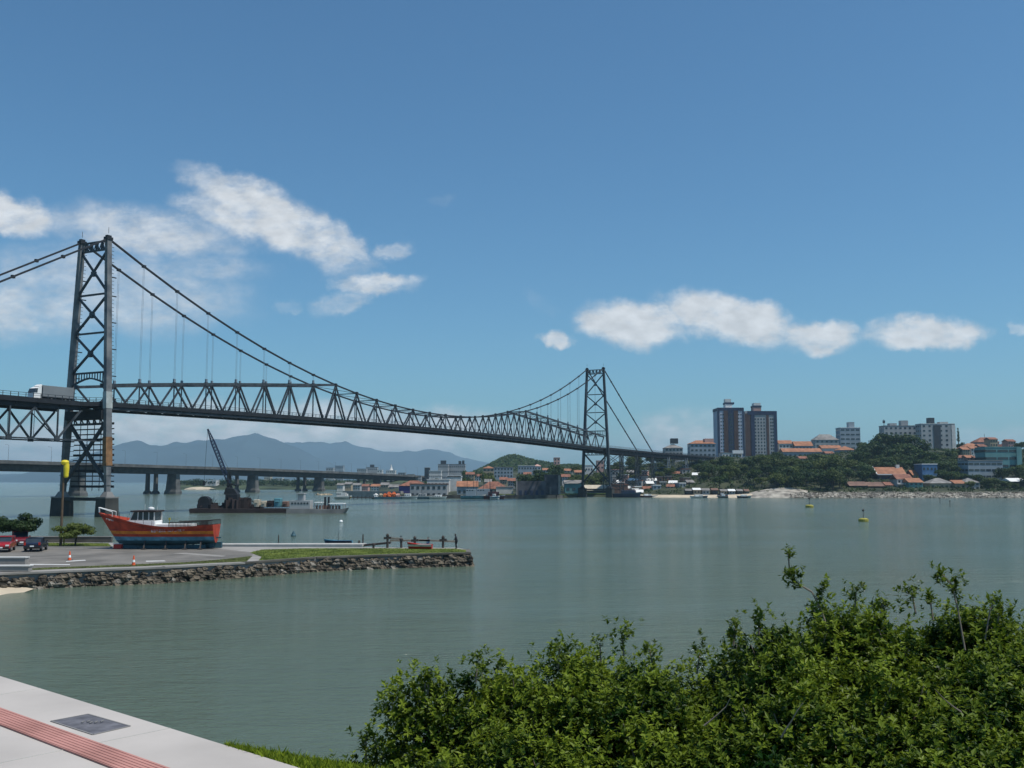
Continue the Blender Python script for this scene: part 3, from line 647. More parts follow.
# ------------------------------------------------------------------ trees
def crown_mesh(cl, n, size, seed, flat=.5):
    rnd = random.Random(seed); m = MB(); m.tone = []
    vol = sum(c[3]*c[4] for c in cl)
    for (cx, cy, cz, rx, rz) in cl:
        tn = rnd.uniform(0, .6)
        for i in range(int(n*rx*rz/vol)):
            a = rnd.uniform(0, 2*pi); u = rnd.uniform(-1, 1); rr = (rnd.random()**.33); q = math.sqrt(1-u*u)
            p = Vector((cx+rx*rr*q*cos(a), cy+rx*rr*q*sin(a), cz+rz*rr*u))
            nrm = Vector((q*cos(a)+rnd.uniform(-.8,.8), q*sin(a)+rnd.uniform(-.8,.8), u+rnd.uniform(-.4,1.1))).normalized()
            t_ = nrm.orthogonal().normalized(); t_.rotate(Matrix.Rotation(rnd.uniform(0, 2*pi), 3, nrm)); b = nrm.cross(t_); s = size*rnd.uniform(.6,1.3)
            m.add([p-t_*s, p-b*s*.5, p+t_*s, p+b*s*.5], [(0,1,2,3)]); m.tone.append(min(1, max(0, tn+rnd.uniform(0,.4))))
    return m
def tree_proto(name, h, rad, kind, seed, lm_='leaf', n=700, size=.55):
    rnd = random.Random(seed); r = bpy.data.objects.new(name, None); col.objects.link(r); r.empty_display_size = .3
    cl = []
    if kind == 'broad':
        for k in range(11):
            a = rnd.uniform(0, 2*pi); q = rad*rnd.uniform(.1,.72); cl.append((q*cos(a), q*sin(a), h*rnd.uniform(.45,.86), rad*rnd.uniform(.3,.5), h*rnd.uniform(.12,.2)))
    elif kind == 'flat':
        for k in range(17):
            a = rnd.uniform(0, 2*pi); q = rad*rnd.uniform(.1,.8); cl.append((q*cos(a), q*sin(a)*.8, h*(rnd.uniform(.58,.95)-.12*q/rad), rad*rnd.uniform(.25,.38), h*.13))
    elif kind == 'column':
        for k in range(6): cl.append((0, 0, h*(.2+.14*k), rad*(1-.12*k), h*.12))
    tk = MB()
    th = h*(.35 if kind != 'flat' else .55)
    tk.tube((0,0,-1), (.1*rad,0,th), h*.03+.05, h*.02+.03, 7)
    for c in cl[:7]: tk.tube((.1*rad,0,th*.9), (c[0]*.8, c[1]*.8, c[2]), h*.014+.03, h*.005+.01, 5)
    tk.build('trunk', 'bark', r); crown_mesh(cl, n, size, seed).build('crown', lm_, r)
    return r
def place_tree(proto, loc, rz, sc_, label, cat='tree', group=None, used=set()):
    if proto.name not in used: used.add(proto.name); o = proto
    else: o = dup(proto, loc, rz)
    o.location = loc; o.rotation_euler = (0, 0, rz); o.scale = (sc_[0], sc_[0], sc_[1]); tag(o, label, cat, group)
    return o
tp = tree_proto('almond_tree', 3.0, 3.0, 'flat', 5, 'leafolive', 3600, .16)
place_tree(tp, gr(74, 546, 1.4), 0, (.97, .86), 'small flat-crowned tree beside the yellow headed pole')
tp2 = tree_proto('almond_tree', 3.7, 3.1, 'flat', 8, 'leaf', 4600, .18)
tp2.location = gr(16, 545.5, 1.4); tag(tp2, 'spreading tree with dense crown above the parked cars', 'tree')

# ------------------------------------------------------------------ fishing boat on the hard
def hull_mesh(L, beam, sheer, keel, bandz, nsec=22, rake=2.0, stern=.82, mats=4, deckz=.35):
    """sections along x from stern (0) to bow (L)"""
    m = MB(); rows = []
    for i in range(nsec):
        u = i/(nsec-1); bw = beam/2*(stern+(1-stern)*min(1, u*3))*(1-max(0, (u-.55)/.45)**2.1)
        zs = sheer(u); zk = keel(u)
        lev = [zk, zk+max(.02,(bandz[0]-zk)*.5)] + [max(b, zk+.03+.02*j) for j, b in enumerate(bandz)] + [zs]
        row = []
        for z in lev:
            f = max(0., (z-zk)/(zs-zk)); wid = bw*min(1, (f**.45))*(.93+.07*f); x = u*L*(1-.0) + (f-1)*rake*max(0, (u-.5)/.5)**2
            row.append((x, wid, z))
        rows.append(row)
    n = len(rows[0])
    for sgn in (-1, 1):
        o = len(m.v)
        for r in rows: m.v += [(x, sgn*y, z) for x, y, z in r]
        for i in range(nsec-1):
            for j in range(n-1):
                f = (o+i*n+j, o+(i+1)*n+j, o+(i+1)*n+j+1, o+i*n+j+1); m.f.append(f if sgn < 0 else f[::-1]); m.m.append(min(j, mats-1+10) )
    # transom, deck
    tr_ = [(x, -y, z) for x, y, z in rows[0]]+[(x, y, z) for x, y, z in rows[0][::-1]]
    m.add(tr_, [tuple(range(len(tr_)))], n-2)
    dk = [(r[-1][0], -r[-1][1]*.97, r[-1][2]-deckz) for r in rows]+[(r[-1][0], r[-1][1]*.97, r[-1][2]-deckz) for r in rows[::-1]]
    k = nsec
    m.add(dk, [(i, i+1, 2*k-2-i, 2*k-1-i) for i in range(k-1)], n-1)
    return m, rows
ps = gr(216, 548.5, 1.4); pb = gr(97, 548.5, 1.4)
bt = thing('fishing_boat', 'red fishing boat with blue bottom and white wheelhouse propped up ashore', 'boat', ps, pi)
BL = (ps-pb).length
def shr(u): return 2.72-.35*sin(pi*min(1, u*1.3))*.6 + 1.35*max(0, (u-.35)/.65)**1.6
def kel(u): return .62-.35*min(1, u*2.2)+ (.0 if u < .8 else 1.0*((u-.8)/.2)**2)
m, rows = hull_mesh(BL, 3.7, shr, kel, [.95, 1.38, 1.66, 2.08], rake=1.9)
mi = []
for f, q in zip(m.f, m.m): mi.append(q)
m.m = mi
hl = m.build('hull', ['hulldark','hulldark','hullblue','hullred','hullorange','hullred','wood'], bt, smooth=False)
# bow part of the stripe stays red: wale and rubbing strakes
wl = MB()
for lv, th in ((5, .09), (4, .04)):
    for s in (-1, 1):
        for a, b_ in zip(rows, rows[1:]): wl.beam((a[lv][0], s*(a[lv][1]+.02), a[lv][2]), (b_[lv][0], s*(b_[lv][1]+.02), b_[lv][2]), th, th)
wl.build('rubbing_strake', 'red', hl)
# bow orange gives way to red
# painted lettering, too small to read: pale strokes
lt_ = MB(); rnd = random.Random(4)
def side_y(x, z):
    u = x/BL; r = rows[min(len(rows)-1, max(0, int(round(u*(len(rows)-1)))))]; 
    for a, b_ in zip(r, r[1:]):
        if a[2] <= z <= b_[2]: return a[1]+(b_[1]-a[1])*(z-a[2])/(b_[2]-a[2])
    return r[-1][1]
x = 3.25
for k in range(13):
    w_ = .22; z0 = 2.02-.012*k; 
    for sgn in (-1, 1):
        yv = side_y(x, 2.1)+.025
        if k % 3 != 1: lt_.box((x-w_/2+.03, sgn*yv, z0+.14), (.06,.03,.26))
        if k % 4 != 2: lt_.box((x+w_/2-.05, sgn*yv, z0+.14), (.06,.03,.26))
        for dz in ((.03,.25) if k % 2 else (.14,.25)): lt_.box((x, sgn*yv, z0+dz), (.2,.028,.05))
    x += .29
lt_.build('lettering', 'offwhite', hl)
lb_ = MB()
for k in range(5):
    x = 11.4+k*.2; z = shr(x/BL)-.42
    for sgn in (-1, 1): yv = side_y(x, z)+.05; lb_.box((x, sgn*yv, z), (.05,.04,.18)); lb_.box((x+.06, sgn*yv, z+.06), (.1,.04,.04))
lb_.build('bow_lettering', 'offwhite', hl)
cb = thing  # noqa
wh = MB(); wh.xprism([(6.6,2.1),(6.6,3.15),(10.0,3.15),(9.8,2.5)], -1.25, 1.25); wh.box2((2.6,-1.0,2.2),(6.6,1.0,2.78)); wc = wh.build('wheelhouse', 'white', bt, bevel=.04)
wg = MB(); wg.xprism([(6.75,3.15),(6.75,4.12),(9.0,4.12),(9.45,3.15)], -1.17, 1.17); wg.build('windows', 'glass', wc)
wf = MB(); 
for s in (-1, 1):
    for x0, x1 in ((6.7,6.7),(7.3,7.3),(7.95,7.95),(8.55,8.5),(9.48,9.03)): wf.beam((x0, s*1.2, 3.13), (x1, s*1.2, 4.15), .11, .09)
    wf.box2((6.65, s*1.16, 3.12),(9.5, s*1.24, 3.24))
wf.build('window_frame', 'offwhite', wc)
wr = MB(); wr.box2((6.45,-1.4,4.14),(9.35,1.4,4.3)); wr.build('wheelhouse_roof', 'rust', wc, bevel=.03)
rd = MB(); rd.lathe([(.3,0),(.36,.1),(.33,.28),(.1,.36)], 12, (7.5,0,4.32)); rd.build('radar_dome', 'white', wc)
an = MB(); an.tube((8.1,.3,4.3),(8.1,.3,5.0),.02); an.tube((6.9,-.3,4.3),(6.9,-.3,4.7),.02); an.build('antenna', 'offwhite', wc)
ra2 = MB()
for i in range(34):
    u = .0+.36*i/33; x = u*BL; r = shr(u)
    for s in (-1, 1): yv = side_y(x, r-.05)-.05; ra2.tube((x, s*yv, r-.02), (x, s*yv, r+.5), .035, n=5)
for s in (-1, 1):
    for i in range(8):
        u0, u1 = .36*i/8, .36*(i+1)/8
        ra2.tube((u0*BL, s*(side_y(u0*BL, 2.4)-.05), shr(u0)+.5), (u1*BL, s*(side_y(u1*BL, 2.4)-.05), shr(u1)+.5), .04, n=5)
    for i in range(7):
        u = .5+.07*i; x = u*BL; ra2.tube((x, s*(side_y(x, shr(u)-.1)-.06), shr(u)), (x, s*(side_y(x, shr(u)-.1)-.06), shr(u)+.5), .02, n=5)
ra2.build('railing', 'rust', bt)
bw = MB()
for s in (-1, 1): bw.tube((BL-.05, s*.12, shr(1)+.55), (BL-1.8, s*.55, shr(.86)+.5), .045, n=6); bw.tube((BL-.1, s*.12, shr(1)-.02), (BL-.05, s*.12, shr(1)+.55), .03, n=5); bw.tube((BL-1.8, s*.55, shr(.86)-.02), (BL-1.8, s*.55, shr(.86)+.5), .03, n=5)
bw.build('bow_rail', 'white', bt)
rdd = MB(); rdd.box2((-.55,-.06,1.15),(.05,.06,1.3)); rdd.box2((.25,-.05,.1),(.75,.05,.6)); rdd.build('rudder', 'hulldark', bt)
sk = MB(); sk.box2((1.2,-.18,.02),(BL-2.3,.18,.42)); sk.build('keel', 'hulldark', bt)
gm = MB(); gm.tube((5.2,.5,2.7),(5.2,.5,3.25),.03); gm.box((5.2,.5,3.35),(.22,.1,.25)); gm.build('green_light', 'yelgreen', bt)
cr_ = thing('boat_cradle', 'dark timber cradle and props carrying the beached red boat', 'cradle', ps, pi)
for x in (1.3, 3.0, 5.2, 7.6):
    m = MB()
    for s in (-1, 1): m.beam((x, s*1.7, 0), (x+.1, s*1.05, .9), .14); m.box((x, s*1.7, .05), (.5,.3,.1))
    m.box((x, 0, .0), (.3, 2.8, .03)); m.build('prop', 'darkwood', cr_)
m = MB(); m.box((BL-2.55, 0, .25), (.9, 1.3, .5)); m.build('red_block', 'red', cr_); m = MB(); m.box((BL-2.55, 0, .54), (1.4, .5, .07)); m.build('white_plank', 'offwhite', cr_)
m = MB(); m.box((.9, -1.2, .35), (2.4, .5, .65)); m.box((1.2, -1.3, .75), (1.2, .4, .3)); m.build('drum_stack', 'hulldark', cr_)

# ------------------------------------------------------------------ jetty and things by it
jt = thing('jetty', 'pale concrete jetty with a slipway beam behind the lawn', 'jetty', gr(300, 545.5, 1.4))
J = jt.location
def jl(px, D, z): return Vector(((px-512)/FPX*D, D, z))-J
m = MB(); a, b_ = jl(215,120,1.38), jl(366,118.4,1.5); m.beam(a, b_, 2.2, .3); m.build('jetty_slab', 'paleconc2', jt)
m = MB(); a, b_ = jl(366,118,1.5), jl(392,118,1.8); m.beam(a, b_, 1.0, .22); m.build('gangway', 'darkwood', jt)
for px in (230, 262, 296, 330, 352): m = MB(); p = jl(px,119,.2); m.box((p.x, p.y, -1.35), (.5,1.6,2.2)); m.build('jetty_support', 'darkconc', jt)
# row of bollard posts joined by beams at the water stairs
posts = [(375,543,547.5,'short'),(388.8,534,547,'t'),(402.5,538,547,'w'),(415.8,536.5,547,'t'),(443.8,536,547.5,'t')]
texts = ['short dark post nearest the grey jetty end', 'tall slim dark post with narrow head, left end of beams', 'squat dark post where the two pale beams almost meet', 'dark T-headed post just left of the red and white dinghy', 'dark T-headed post between the red dinghy and the standing figure']
for (px, y0, y1, k), lb in zip(posts, texts):
    D = 115; z0 = .0; z1 = at(px, y0, D).z; p = jl(px, D, 0)+J; m = MB(); h = z1
    m.tube((0,0,-1.2), (0,0,h-.25), .15, .13, 8); o = m.build('mooring_post', 'darkwood', None, (p.x, p.y, 0)); tag(o, lb, 'post', 'dark mooring posts at the end of the spit')
    m = MB()
    if k == 't': m.beam((-.42,0,h-.48), (.42,0,h-.42), .26, .26); m.lathe([(.14,h-.3),(.2,h-.15),(.08,h+.05)], 8)
    else: m.lathe([(.2,h-.3),(.22,h-.1),(.1,h)], 8)
    m.build('post_head', 'darkwood', o)
for (a_, b_, ya, yb, lb) in ((389.5,403,538,539,'upper pale wooden beam between the two left mooring posts'),(390,430,540.5,540.5,'long pale wooden beam running behind the red dinghy'),(419,455,540,541.5,'pale wooden beam reaching the standing figure')):
    A = at(a_, ya, 115.6); B_ = at(b_, yb, 115.6); c_ = (A+B_)/2; m = MB(); m.beam(A-c_, B_-c_, .22, .2); o = m.build('wooden_beam', 'wood', None, c_); tag(o, lb, 'beam')
def small_boat(name, label, loc, rz, L, beam, H, mh, extra=None, group=None):
    b = thing(name, label, 'boat', loc, rz, group)
    m, r_ = hull_mesh(L, beam, lambda u: H*(.85+.35*max(0,(u-.4)/.6)**1.5), lambda u: -.15, [H*.15, H*.45, H*.6, H*.8], nsec=12, rake=L*.08, deckz=H*.3)
    m.build('hull', [mh[0], mh[0], mh[0], mh[1], mh[1], mh[2], 'wood'], b)
    if extra: extra(b)
    return b
def mast(b, x, h, r=.05, m_='darkwood'): m = MB(); m.tube((x,0,.1), (x,0,h), r, r*.6, 6); m.build('mast', m_, b)
def ex_row(b): mast(b, 2.0, 1.7, .04)
sbz = gr(356, 545.5, 0)
small_boat('rowing_boat', 'dark blue open rowing boat with a short pole behind the jetty', Vector(((354-512)/FPX*143, 143, .05)), pi, 4.1, 1.3, .62, ['navy','navy','hullblue'], ex_row)
def ex_din(b):
    m = MB(); m.box2((1.0,-.5,.25),(1.3,.5,.45)); m.build('thwart', 'wood', b)
small_boat('dinghy', 'small red and white dinghy pulled up at the end of the lawn', gr(432, 549, 1.42), pi-.15, 2.9, 1.2, .62, ['red','offwhite','red'], ex_din)
m = MB(); p0 = Vector(((364.5-512)/FPX*119.5, 119.5, 1.2)); m.tube((0,0,0), (0,0,1.5), .09, .07, 6); m.tube((-.45,0,0),(-.45,0,.75),.16,.12,6); tag(m.build('mooring_post', 'darkwood', None, p0), 'pair of thin dark posts at the right end of the jetty slab', 'post')
m = MB(); p0 = Vector(((281-512)/FPX*121, 121, 1.0)); m.tube((0,0,0), (0,0,1.55), .07, .06, 6); tag(m.build('mooring_post', 'darkwood', None, p0), 'lone thin dark post left of the blue rowing boat', 'post')
fl = MB(); fl.lathe([(.05,-.25),(.35,-.1),(.42,.1),(.3,.35),(.08,.45)], 14); tag(fl.build('float', 'white', None, gr(341, 522, .05)), 'round white mooring float beyond the rowing boat', 'float')
fl = MB(); fl.lathe([(.05,-.25),(.4,-.1),(.45,.1),(.3,.35),(.1,.8)], 14); tag(fl.build('float', 'hulldark', None, gr(293.5, 536, .05)), 'small dark float left of the rowing boat', 'float')

# people
def person(label, loc, rz, pose, top, legs, H=1.7):
    k = H/1.7
    if pose == 'stand':
        V = dict(pel=(0,0,.95), che=(.05,0,1.28), nek=(.1,0,1.45), hd=(.13,0,1.56), hd2=(.15,0,1.66), sL=(.05,.18,1.38), eL=(.12,.27,1.12), hL=(.3,.2,.98), sR=(.05,-.18,1.38), eR=(.1,-.28,1.12), hR=(.28,-.22,.95),
                 kL=(.05,.1,.5), aL=(0,.12,.07), fL=(.16,.13,.04), kR=(.07,-.1,.5), aR=(-.03,-.13,.07), fR=(.14,-.14,.04))
    else:
        V = dict(pel=(0,0,.5), che=(.1,0,.82), nek=(.16,0,.99), hd=(.2,0,1.1), hd2=(.22,0,1.2), sL=(.1,.18,.92), eL=(.2,.26,.68), hL=(.42,.18,.6), sR=(.1,-.18,.92), eR=(.2,-.26,.68), hR=(.42,-.18,.6),
                 kL=(.42,.12,.52), aL=(.45,.12,.08), fL=(.6,.13,.04), kR=(.42,-.12,.5), aR=(.47,-.12,.08), fR=(.62,-.13,.04))
    E_ = [('pel','che'),('che','nek'),('nek','hd'),('hd','hd2'),('che','sL'),('sL','eL'),('eL','hL'),('che','sR'),('sR','eR'),('eR','hR'),('pel','kL'),('kL','aL'),('aL','fL'),('pel','kR'),('kR','aR'),('aR','fR')]
    rad = dict(pel=.15, che=.17, nek=.06, hd=.1, hd2=.085, sL=.075, sR=.075, eL=.05, eR=.05, hL=.035, hR=.035, kL=.075, kR=.075, aL=.045, aR=.045, fL=.035, fR=.035)
    names = list(V); me = bpy.data.meshes.new('person'); me.from_pydata([Vector(V[n])*k for n in names], [(names.index(a), names.index(b)) for a, b in E_], [])
    o = bpy.data.objects.new('person', me); col.objects.link(o); o.location = loc; o.rotation_euler = (0,0,rz)
    bm_ = bmesh.new(); bm_.from_mesh(me); bm_.verts.ensure_lookup_table(); sl_ = bm_.verts.layers.skin.verify()
    for i, n in enumerate(names): bm_.verts[i][sl_].radius = (rad[n]*k, rad[n]*k); bm_.verts[i][sl_].use_root = (i == 0)
    bm_.to_mesh(me); bm_.free()
    md = o.modifiers.new('skin', 'SKIN'); md.use_smooth_shade = True; s = o.modifiers.new('sub', 'SUBSURF'); s.levels = 1; s.render_levels = 2
    me.materials.append(M[top]); tag(o, label, 'person')
    h = MB(); c = Vector(V['hd2'])*k; h.blob(c+Vector((-.02,0,.03)), (.1,.09,.09), jag=.05, n=8, k=5); h.build('hair', 'darkwood', o)
    f = MB(); c = Vector(V['hd'])*k; f.blob(c+Vector((.045,0,.04)), (.07,.07,.1), jag=.02, n=8, k=5); f.build('face', 'skin', o)
    f = MB(); f.tube(Vector(V['pel'])*k+Vector((0,0,.05)), Vector(V['pel'])*k-Vector((0,0,.12)), .18, .17, 10); f.build('shorts', legs, o)
    return o
person('person in dark clothes bending forward at the far end of the beams', Vector(((457-512)/FPX*113.5, 113.5, 1.38)), R(160), 'stand', 'cloth_dark', 'cloth_dark', 1.62)
person('person in a light blue top sitting on the beam above the dinghy', Vector(((429.5-512)/FPX*116, 116, 1.5)), R(250), 'sit', 'cloth_blue', 'cloth_grey', 1.35)
person('person in dark clothes sitting on the upper beam by the squat post', Vector(((402-512)/FPX*116.2, 116.2, 1.75)), R(90), 'sit', 'cloth_grey', 'cloth_blue', 1.2)

# ------------------------------------------------------------------ dredging barge
bg_ = thing('crane_barge', 'long rusty dredging barge with a lattice crane boom anchored midstream', 'barge', Vector(((197-512)/FPX*287, 287, 0)), R(3))
BG = 287/FPX
def bx(px): return (px-197)*BG
m = MB(); m.xprism([(0,-.6),(-.4,.7),(-.3,1.25),(bx(300),1.1),(bx(301),-.6)], -4.5, 4.5); m.build('pontoon', 'rust', bg_)
m = MB(); m.tube((bx(207),-1.6,3.0), (bx(207),1.6,3.0), 1.7, 1.7, 14); m.box2((bx(201),-2,1.2),(bx(217),2,2.5)); m.box((bx(210.5),0,3.1),(1.6,2,1.6)); m.tube((bx(202),0,1.2),(bx(202),0,4.4),.09); m.tube((bx(213),1,1.2),(bx(213),1,4.0),.09); m.build('winch_drum', 'darksteel', bg_)
rnd = random.Random(9)
m = MB()
for k in range(70):
    x = rnd.uniform(bx(215), bx(262)); h = rnd.uniform(.4,1.7)+(1.6 if 228 < 197+x/BG < 252 else 0); m.box((x, rnd.uniform(-3,3), 1.15+h/2), (rnd.uniform(.25,1.7), rnd.uniform(.4,1.6), h), rnd.uniform(0,1))
for k in range(30):
    x = rnd.uniform(bx(202), bx(262)); m.tube((x, rnd.uniform(-3,3), 1.6), (x+rnd.uniform(-2,2), rnd.uniform(-3,3), rnd.uniform(2.5,5.2)), .08)
m.build('machinery', 'rust', bg_)
cc = MB(); cc.box2((bx(228),-1.8,2),(bx(240),1.8,5.3)); cc.xprism([(bx(226),5.2),(bx(228),7.2),(bx(236),6.8),(bx(240),5.2)], -1.5, 1.5); cc.build('crane_house', 'darksteel', bg_, bevel=.1)
gq = MB(); f0 = Vector((bx(233),0,3)); 
for s in (-1,1):
    gq.beam(f0+Vector((-1.2,s*.8,0)), (bx(229.5), s*.8, 11.6), .35); gq.beam(f0+Vector((2,s*.8,0)), (bx(231), s*.8, 8), .3)
    gq.beam((bx(229),s*.8,8.5), (bx(238),s*.8,7.6), .3)
gq.build('crane_gantry', 'darksteel', bg_)
bo = MB(); a = Vector((bx(230.5),0,8.0)); b_ = Vector((bx(207.5),0,at(207.5,429,287).z)); dr = (b_-a).normalized(); nrm = Vector((dr.z,0,-dr.x)); n = 18
def bwid(k): return .5*(min(1, .35+k*3) if k < .25 else (1 if k < .75 else 1-(k-.75)*3))
for q in range(n):
    k0, k1 = q/n, (q+1)/n; p0, p1 = a.lerp(b_, k0), a.lerp(b_, k1); w0, w1 = bwid(k0), bwid(k1)
    C0 = [p0+nrm*w0*s+Vector((0,w0*t_,0)) for s, t_ in ((1,1),(1,-1),(-1,-1),(-1,1))]; C1 = [p1+nrm*w1*s+Vector((0,w1*t_,0)) for s, t_ in ((1,1),(1,-1),(-1,-1),(-1,1))]
    for i in range(4): bo.beam(C0[i], C1[i], .17); bo.beam(C0[i], C1[(i+1)%4], .1); bo.beam(C0[i], C0[(i+1)%4], .1)
bo.build('crane_boom', 'navy', bg_)
cbm = MB(); cbm.tube(b_, (b_.x-.6, 0, 9), .045, n=4); cbm.tube(b_, (bx(239), 0, 7.2), .04, n=4); cbm.box((b_.x-.6,0,8.4),(.6,.6,1.3)); cbm.build('hoist_cable', 'darksteel', bg_)
for (x0, x1, h, mm) in ((256,262,2.1,'cream'),(263,269,1.7,'cream'),(269,276,1.8,'rust'),(276,283,2.5,'teal'),(284,290,1.6,'wallbrown')):
    m = MB(); m.box2((bx(x0)+.1,-2.6,1.62),(bx(x1)-.1,1,1.62+h)); m.box2((bx(x0)+.5,-2.9,1.62+h*.55),(bx(x1)-.5,-2.6,1.62+h*.7)); m.build('deck_cargo', mm, bg_, bevel=.12)
sl = thing('work_boat', 'low grey and white work boat moored at the right end of the barge', 'boat', Vector(((290-512)/FPX*282, 282, 0)), 0)
s_ = 282/FPX
def wx(px): return (px-290)*s_
m = MB(); m.xprism([(0,-.5),(0,1.3),(wx(343),1.1),(wx(349),1.5),(wx(345),-.5)], -2.6, 2.6); m.build('hull', 'roofgrey', sl)
m = MB(); m.box2((wx(293),-2.2,1.3),(wx(313),2.2,3.6)); m.build('deckhouse', 'wallgrey', sl)
for k in range(6): m = MB(); m.box((wx(295.5+k*3), -2.23, 2.8), (.5,.06,.5)); m.build('window', 'glass', sl)
m = MB(); m.box2((wx(300),-1.3,3.6),(wx(306),1.3,5.4)); m.box2((wx(298.5),-1.8,5.4),(wx(306.5),1.8,5.65)); m.build('wheelhouse', 'wallgrey', sl)
m = MB(); m.tube((wx(303),0,5.6),(wx(303),0,7.6),.07); m.build('mast', 'wallgrey', sl)
m = MB(); m.box2((wx(317),-2,2.9),(wx(324),2,3.1)); m.box2((wx(331),-2,2.6),(wx(346),2,2.8)); 
m.build('awning', 'roofwhite', sl)
m = MB()
for px in (317.3,323.7,331.3,338,345.5):
    for y in (-1.9,1.9): m.tube((wx(px),y,1.2),(wx(px),y,2.9 if px < 325 else 2.6),.06)
for k in range(8): m.box((wx(319+k*3.2), -1.2, 1.7), (.5,.5,1.0))
m.build('deck_gear', 'wallbrown', sl)
for px in (326.5, 330): m = MB(); m.box2((wx(px)-.25,-.5,1.2),(wx(px)+.25,.3,4.6)); m.build('spud_post', 'darksteel', sl, bevel=.05)

# buoys
def buoy(px, py, s, lb):
    b = thing('buoy', lb, 'buoy', gr(px, py, 0), 0)
    m = MB(); m.lathe([(.9*s,-.3*s),(1.15*s,.05*s),(1.15*s,.55*s),(.7*s,.8*s)], 16); m.build('float_body', 'yelgreen', b)
    m = MB(); m.tube((0,0,.7*s), (0,0,2.6*s), .07*s); m.lathe([(.05*s,2.3*s),(.3*s,2.5*s),(.3*s,2.75*s),(.05*s,2.95*s)], 8); m.build('topmark', 'darkwood', b)
buoy(863.5, 521.5, .95, 'yellow drum buoy with a dark topmark, nearer of the two')
buoy(809.5, 507.5, 1.2, 'yellow drum buoy farther out towards the sand bank')
for px, py, lb in ((940,503,'tiny dark marker stake off the rock bank, left of two'),(950,506.5,'tiny dark marker stake off the rock bank, nearer of two')):
    m = MB(); m.tube((0,0,-.5),(0,0,2.0),.14,.1); m.box((0,0,1.9),(.5,.1,.4)); tag(m.build('marker_stake', 'darkwood', None, gr(px,py,0)), lb, 'stake')

# ------------------------------------------------------------------ buildings
FOOT = []
WIN = {}
def winmesh(w_, h):
    k = (round(w_, 1), round(h, 1))
    if k not in WIN:
        m = MB(); m.box((0,0,0), (k[0], .14, k[1])); me = bpy.data.meshes.new('window'); me.from_pydata(m.v, [], m.f); me.materials.append(M['glass']); WIN[k] = me
    return WIN[k]
def bld(name, label, x0, x1, yt, yb, D, wall='wallgrey', roof=None, fl=0, nc=0, depth=12, rz=0, rh=2.2, over=.5, wsz=None, group=None, base=None, parap=True, extra=None):
    A = at(x0, yt, D); B = at(x1, yb, D); w_ = (B.x-A.x); X = (A.x+B.x)/2; zt = A.z; zb = B.z if base is None else base
    gz = min(G(X, D), zb) if D < 1500 else min(zb, 4)
    w2 = w_/(cos(rz)+.0) if rz else w_
    if rz: w2 = max(4, (w_-depth*abs(sin(rz)))/cos(rz))
    o = thing(name, label, 'building' if 'house' not in name else 'house', (X, D+depth/2, zb), rz, group)
    FOOT.append((X, D+depth/2, max(w2, depth)*.55+1.5, w2, depth))
    H = zt-zb; hw = H-(rh if roof in ('hip','gable') else 0)
    m = MB(); m.box2((-w2/2,-depth/2,gz-zb-3), (w2/2,depth/2,hw)); m.build('wall', wall, o)
    rc = extra if isinstance(extra, str) else 'rooforange'
    if roof == 'hip':
        a, d_ = w2/2+over, depth/2+over; rr = min(a, d_)*.95; m = MB()
        m.add([(-a,-d_,hw),(a,-d_,hw),(a,d_,hw),(-a,d_,hw),(-a+rr,0,H),(a-rr,0,H)], [(0,1,5,4),(1,2,5),(2,3,4,5),(3,0,4),(3,2,1,0)]); m.build('roof', rc, o)
    elif roof == 'gable':
        a, d_ = w2/2+over, depth/2+over; m = MB()
        m.add([(-a,-d_,hw),(a,-d_,hw),(a,d_,hw),(-a,d_,hw),(-a,0,H),(a,0,H)], [(0,1,5,4),(1,2,5),(2,3,4,5),(3,0,4),(3,2,1,0)]); m.build('roof', rc, o)
    elif roof == 'flat':
        m = MB(); m.box2((-w2/2-.2,-depth/2-.2,hw+.003),(w2/2+.2,depth/2+.2,hw+.5)); m.build('roof', rc, o)
    if fl and nc:
        fh = hw/fl; cw = w2/nc; ws = wsz or (min(1.8, cw*.5), min(1.5, fh*.45)); me = winmesh(*ws)
        for i in range(fl):
            for j in range(nc):
                q = bpy.data.objects.new('window', me); col.objects.link(q); q.parent = o; q.location = (-w2/2+cw*(j+.5), -depth/2-.04, fh*(i+.55))
        if fl > 2:
            nd = max(1, int(depth/4))
            for i in range(fl):
                for j in range(nd):
                    for sd_ in ((-1,) if X > 0 else (1,)):
                        q = bpy.data.objects.new('window', me); col.objects.link(q); q.parent = o; q.rotation_euler = (0,0,pi/2); q.location = (sd_*(w2/2+.04), -depth/2+depth/nd*(j+.5), fh*(i+.55))
    return o, w2, H
def addbox(o, name, m_, a, b): m = MB(); m.box2(a, b); return m.build(name, m_, o)

# twin towers
o, w_, H = bld('apartment_tower', 'tall navy and grey apartment tower with brown ribs, left of the twins', 718, 744.5, 407.5, 456, 800, 'bluegrey', None, depth=20)
d2 = -10
addbox(o, 'crown_band', 'navy', (-w_/2-.3,d2-.3,H-2.6), (w_/2+.3,10.3,H-.2)); addbox(o, 'corner_rib', 'navy', (-w_/2-.25,d2-.25,0), (-w_/2+1.1,d2+3,H-2.7)); addbox(o, 'corner_rib', 'navy', (w_/2-1.0,d2-.25,0), (w_/2+.25,d2+3,H-2.7))
for a in (-4.2, 4.0): addbox(o, 'brown_rib', 'brownrib', (a-1.7,d2-.5,0), (a+1.7,d2,H-2.5))
addbox(o, 'blue_panel', 'navy', (-2.3,d2-.25,0), (2.1,d2,H-1))
addbox(o, 'water_tank', 'offwhite', (-3.2,-5,H), (2.2,3,H+3.0)); addbox(o, 'tank_band', 'navy', (-3.4,-5.2,H+3), (4,3.2,H+4.6)); addbox(o, 'lift_house', 'offwhite', (-3.0,-4,H+4.6), (1.6,2,H+7.4))
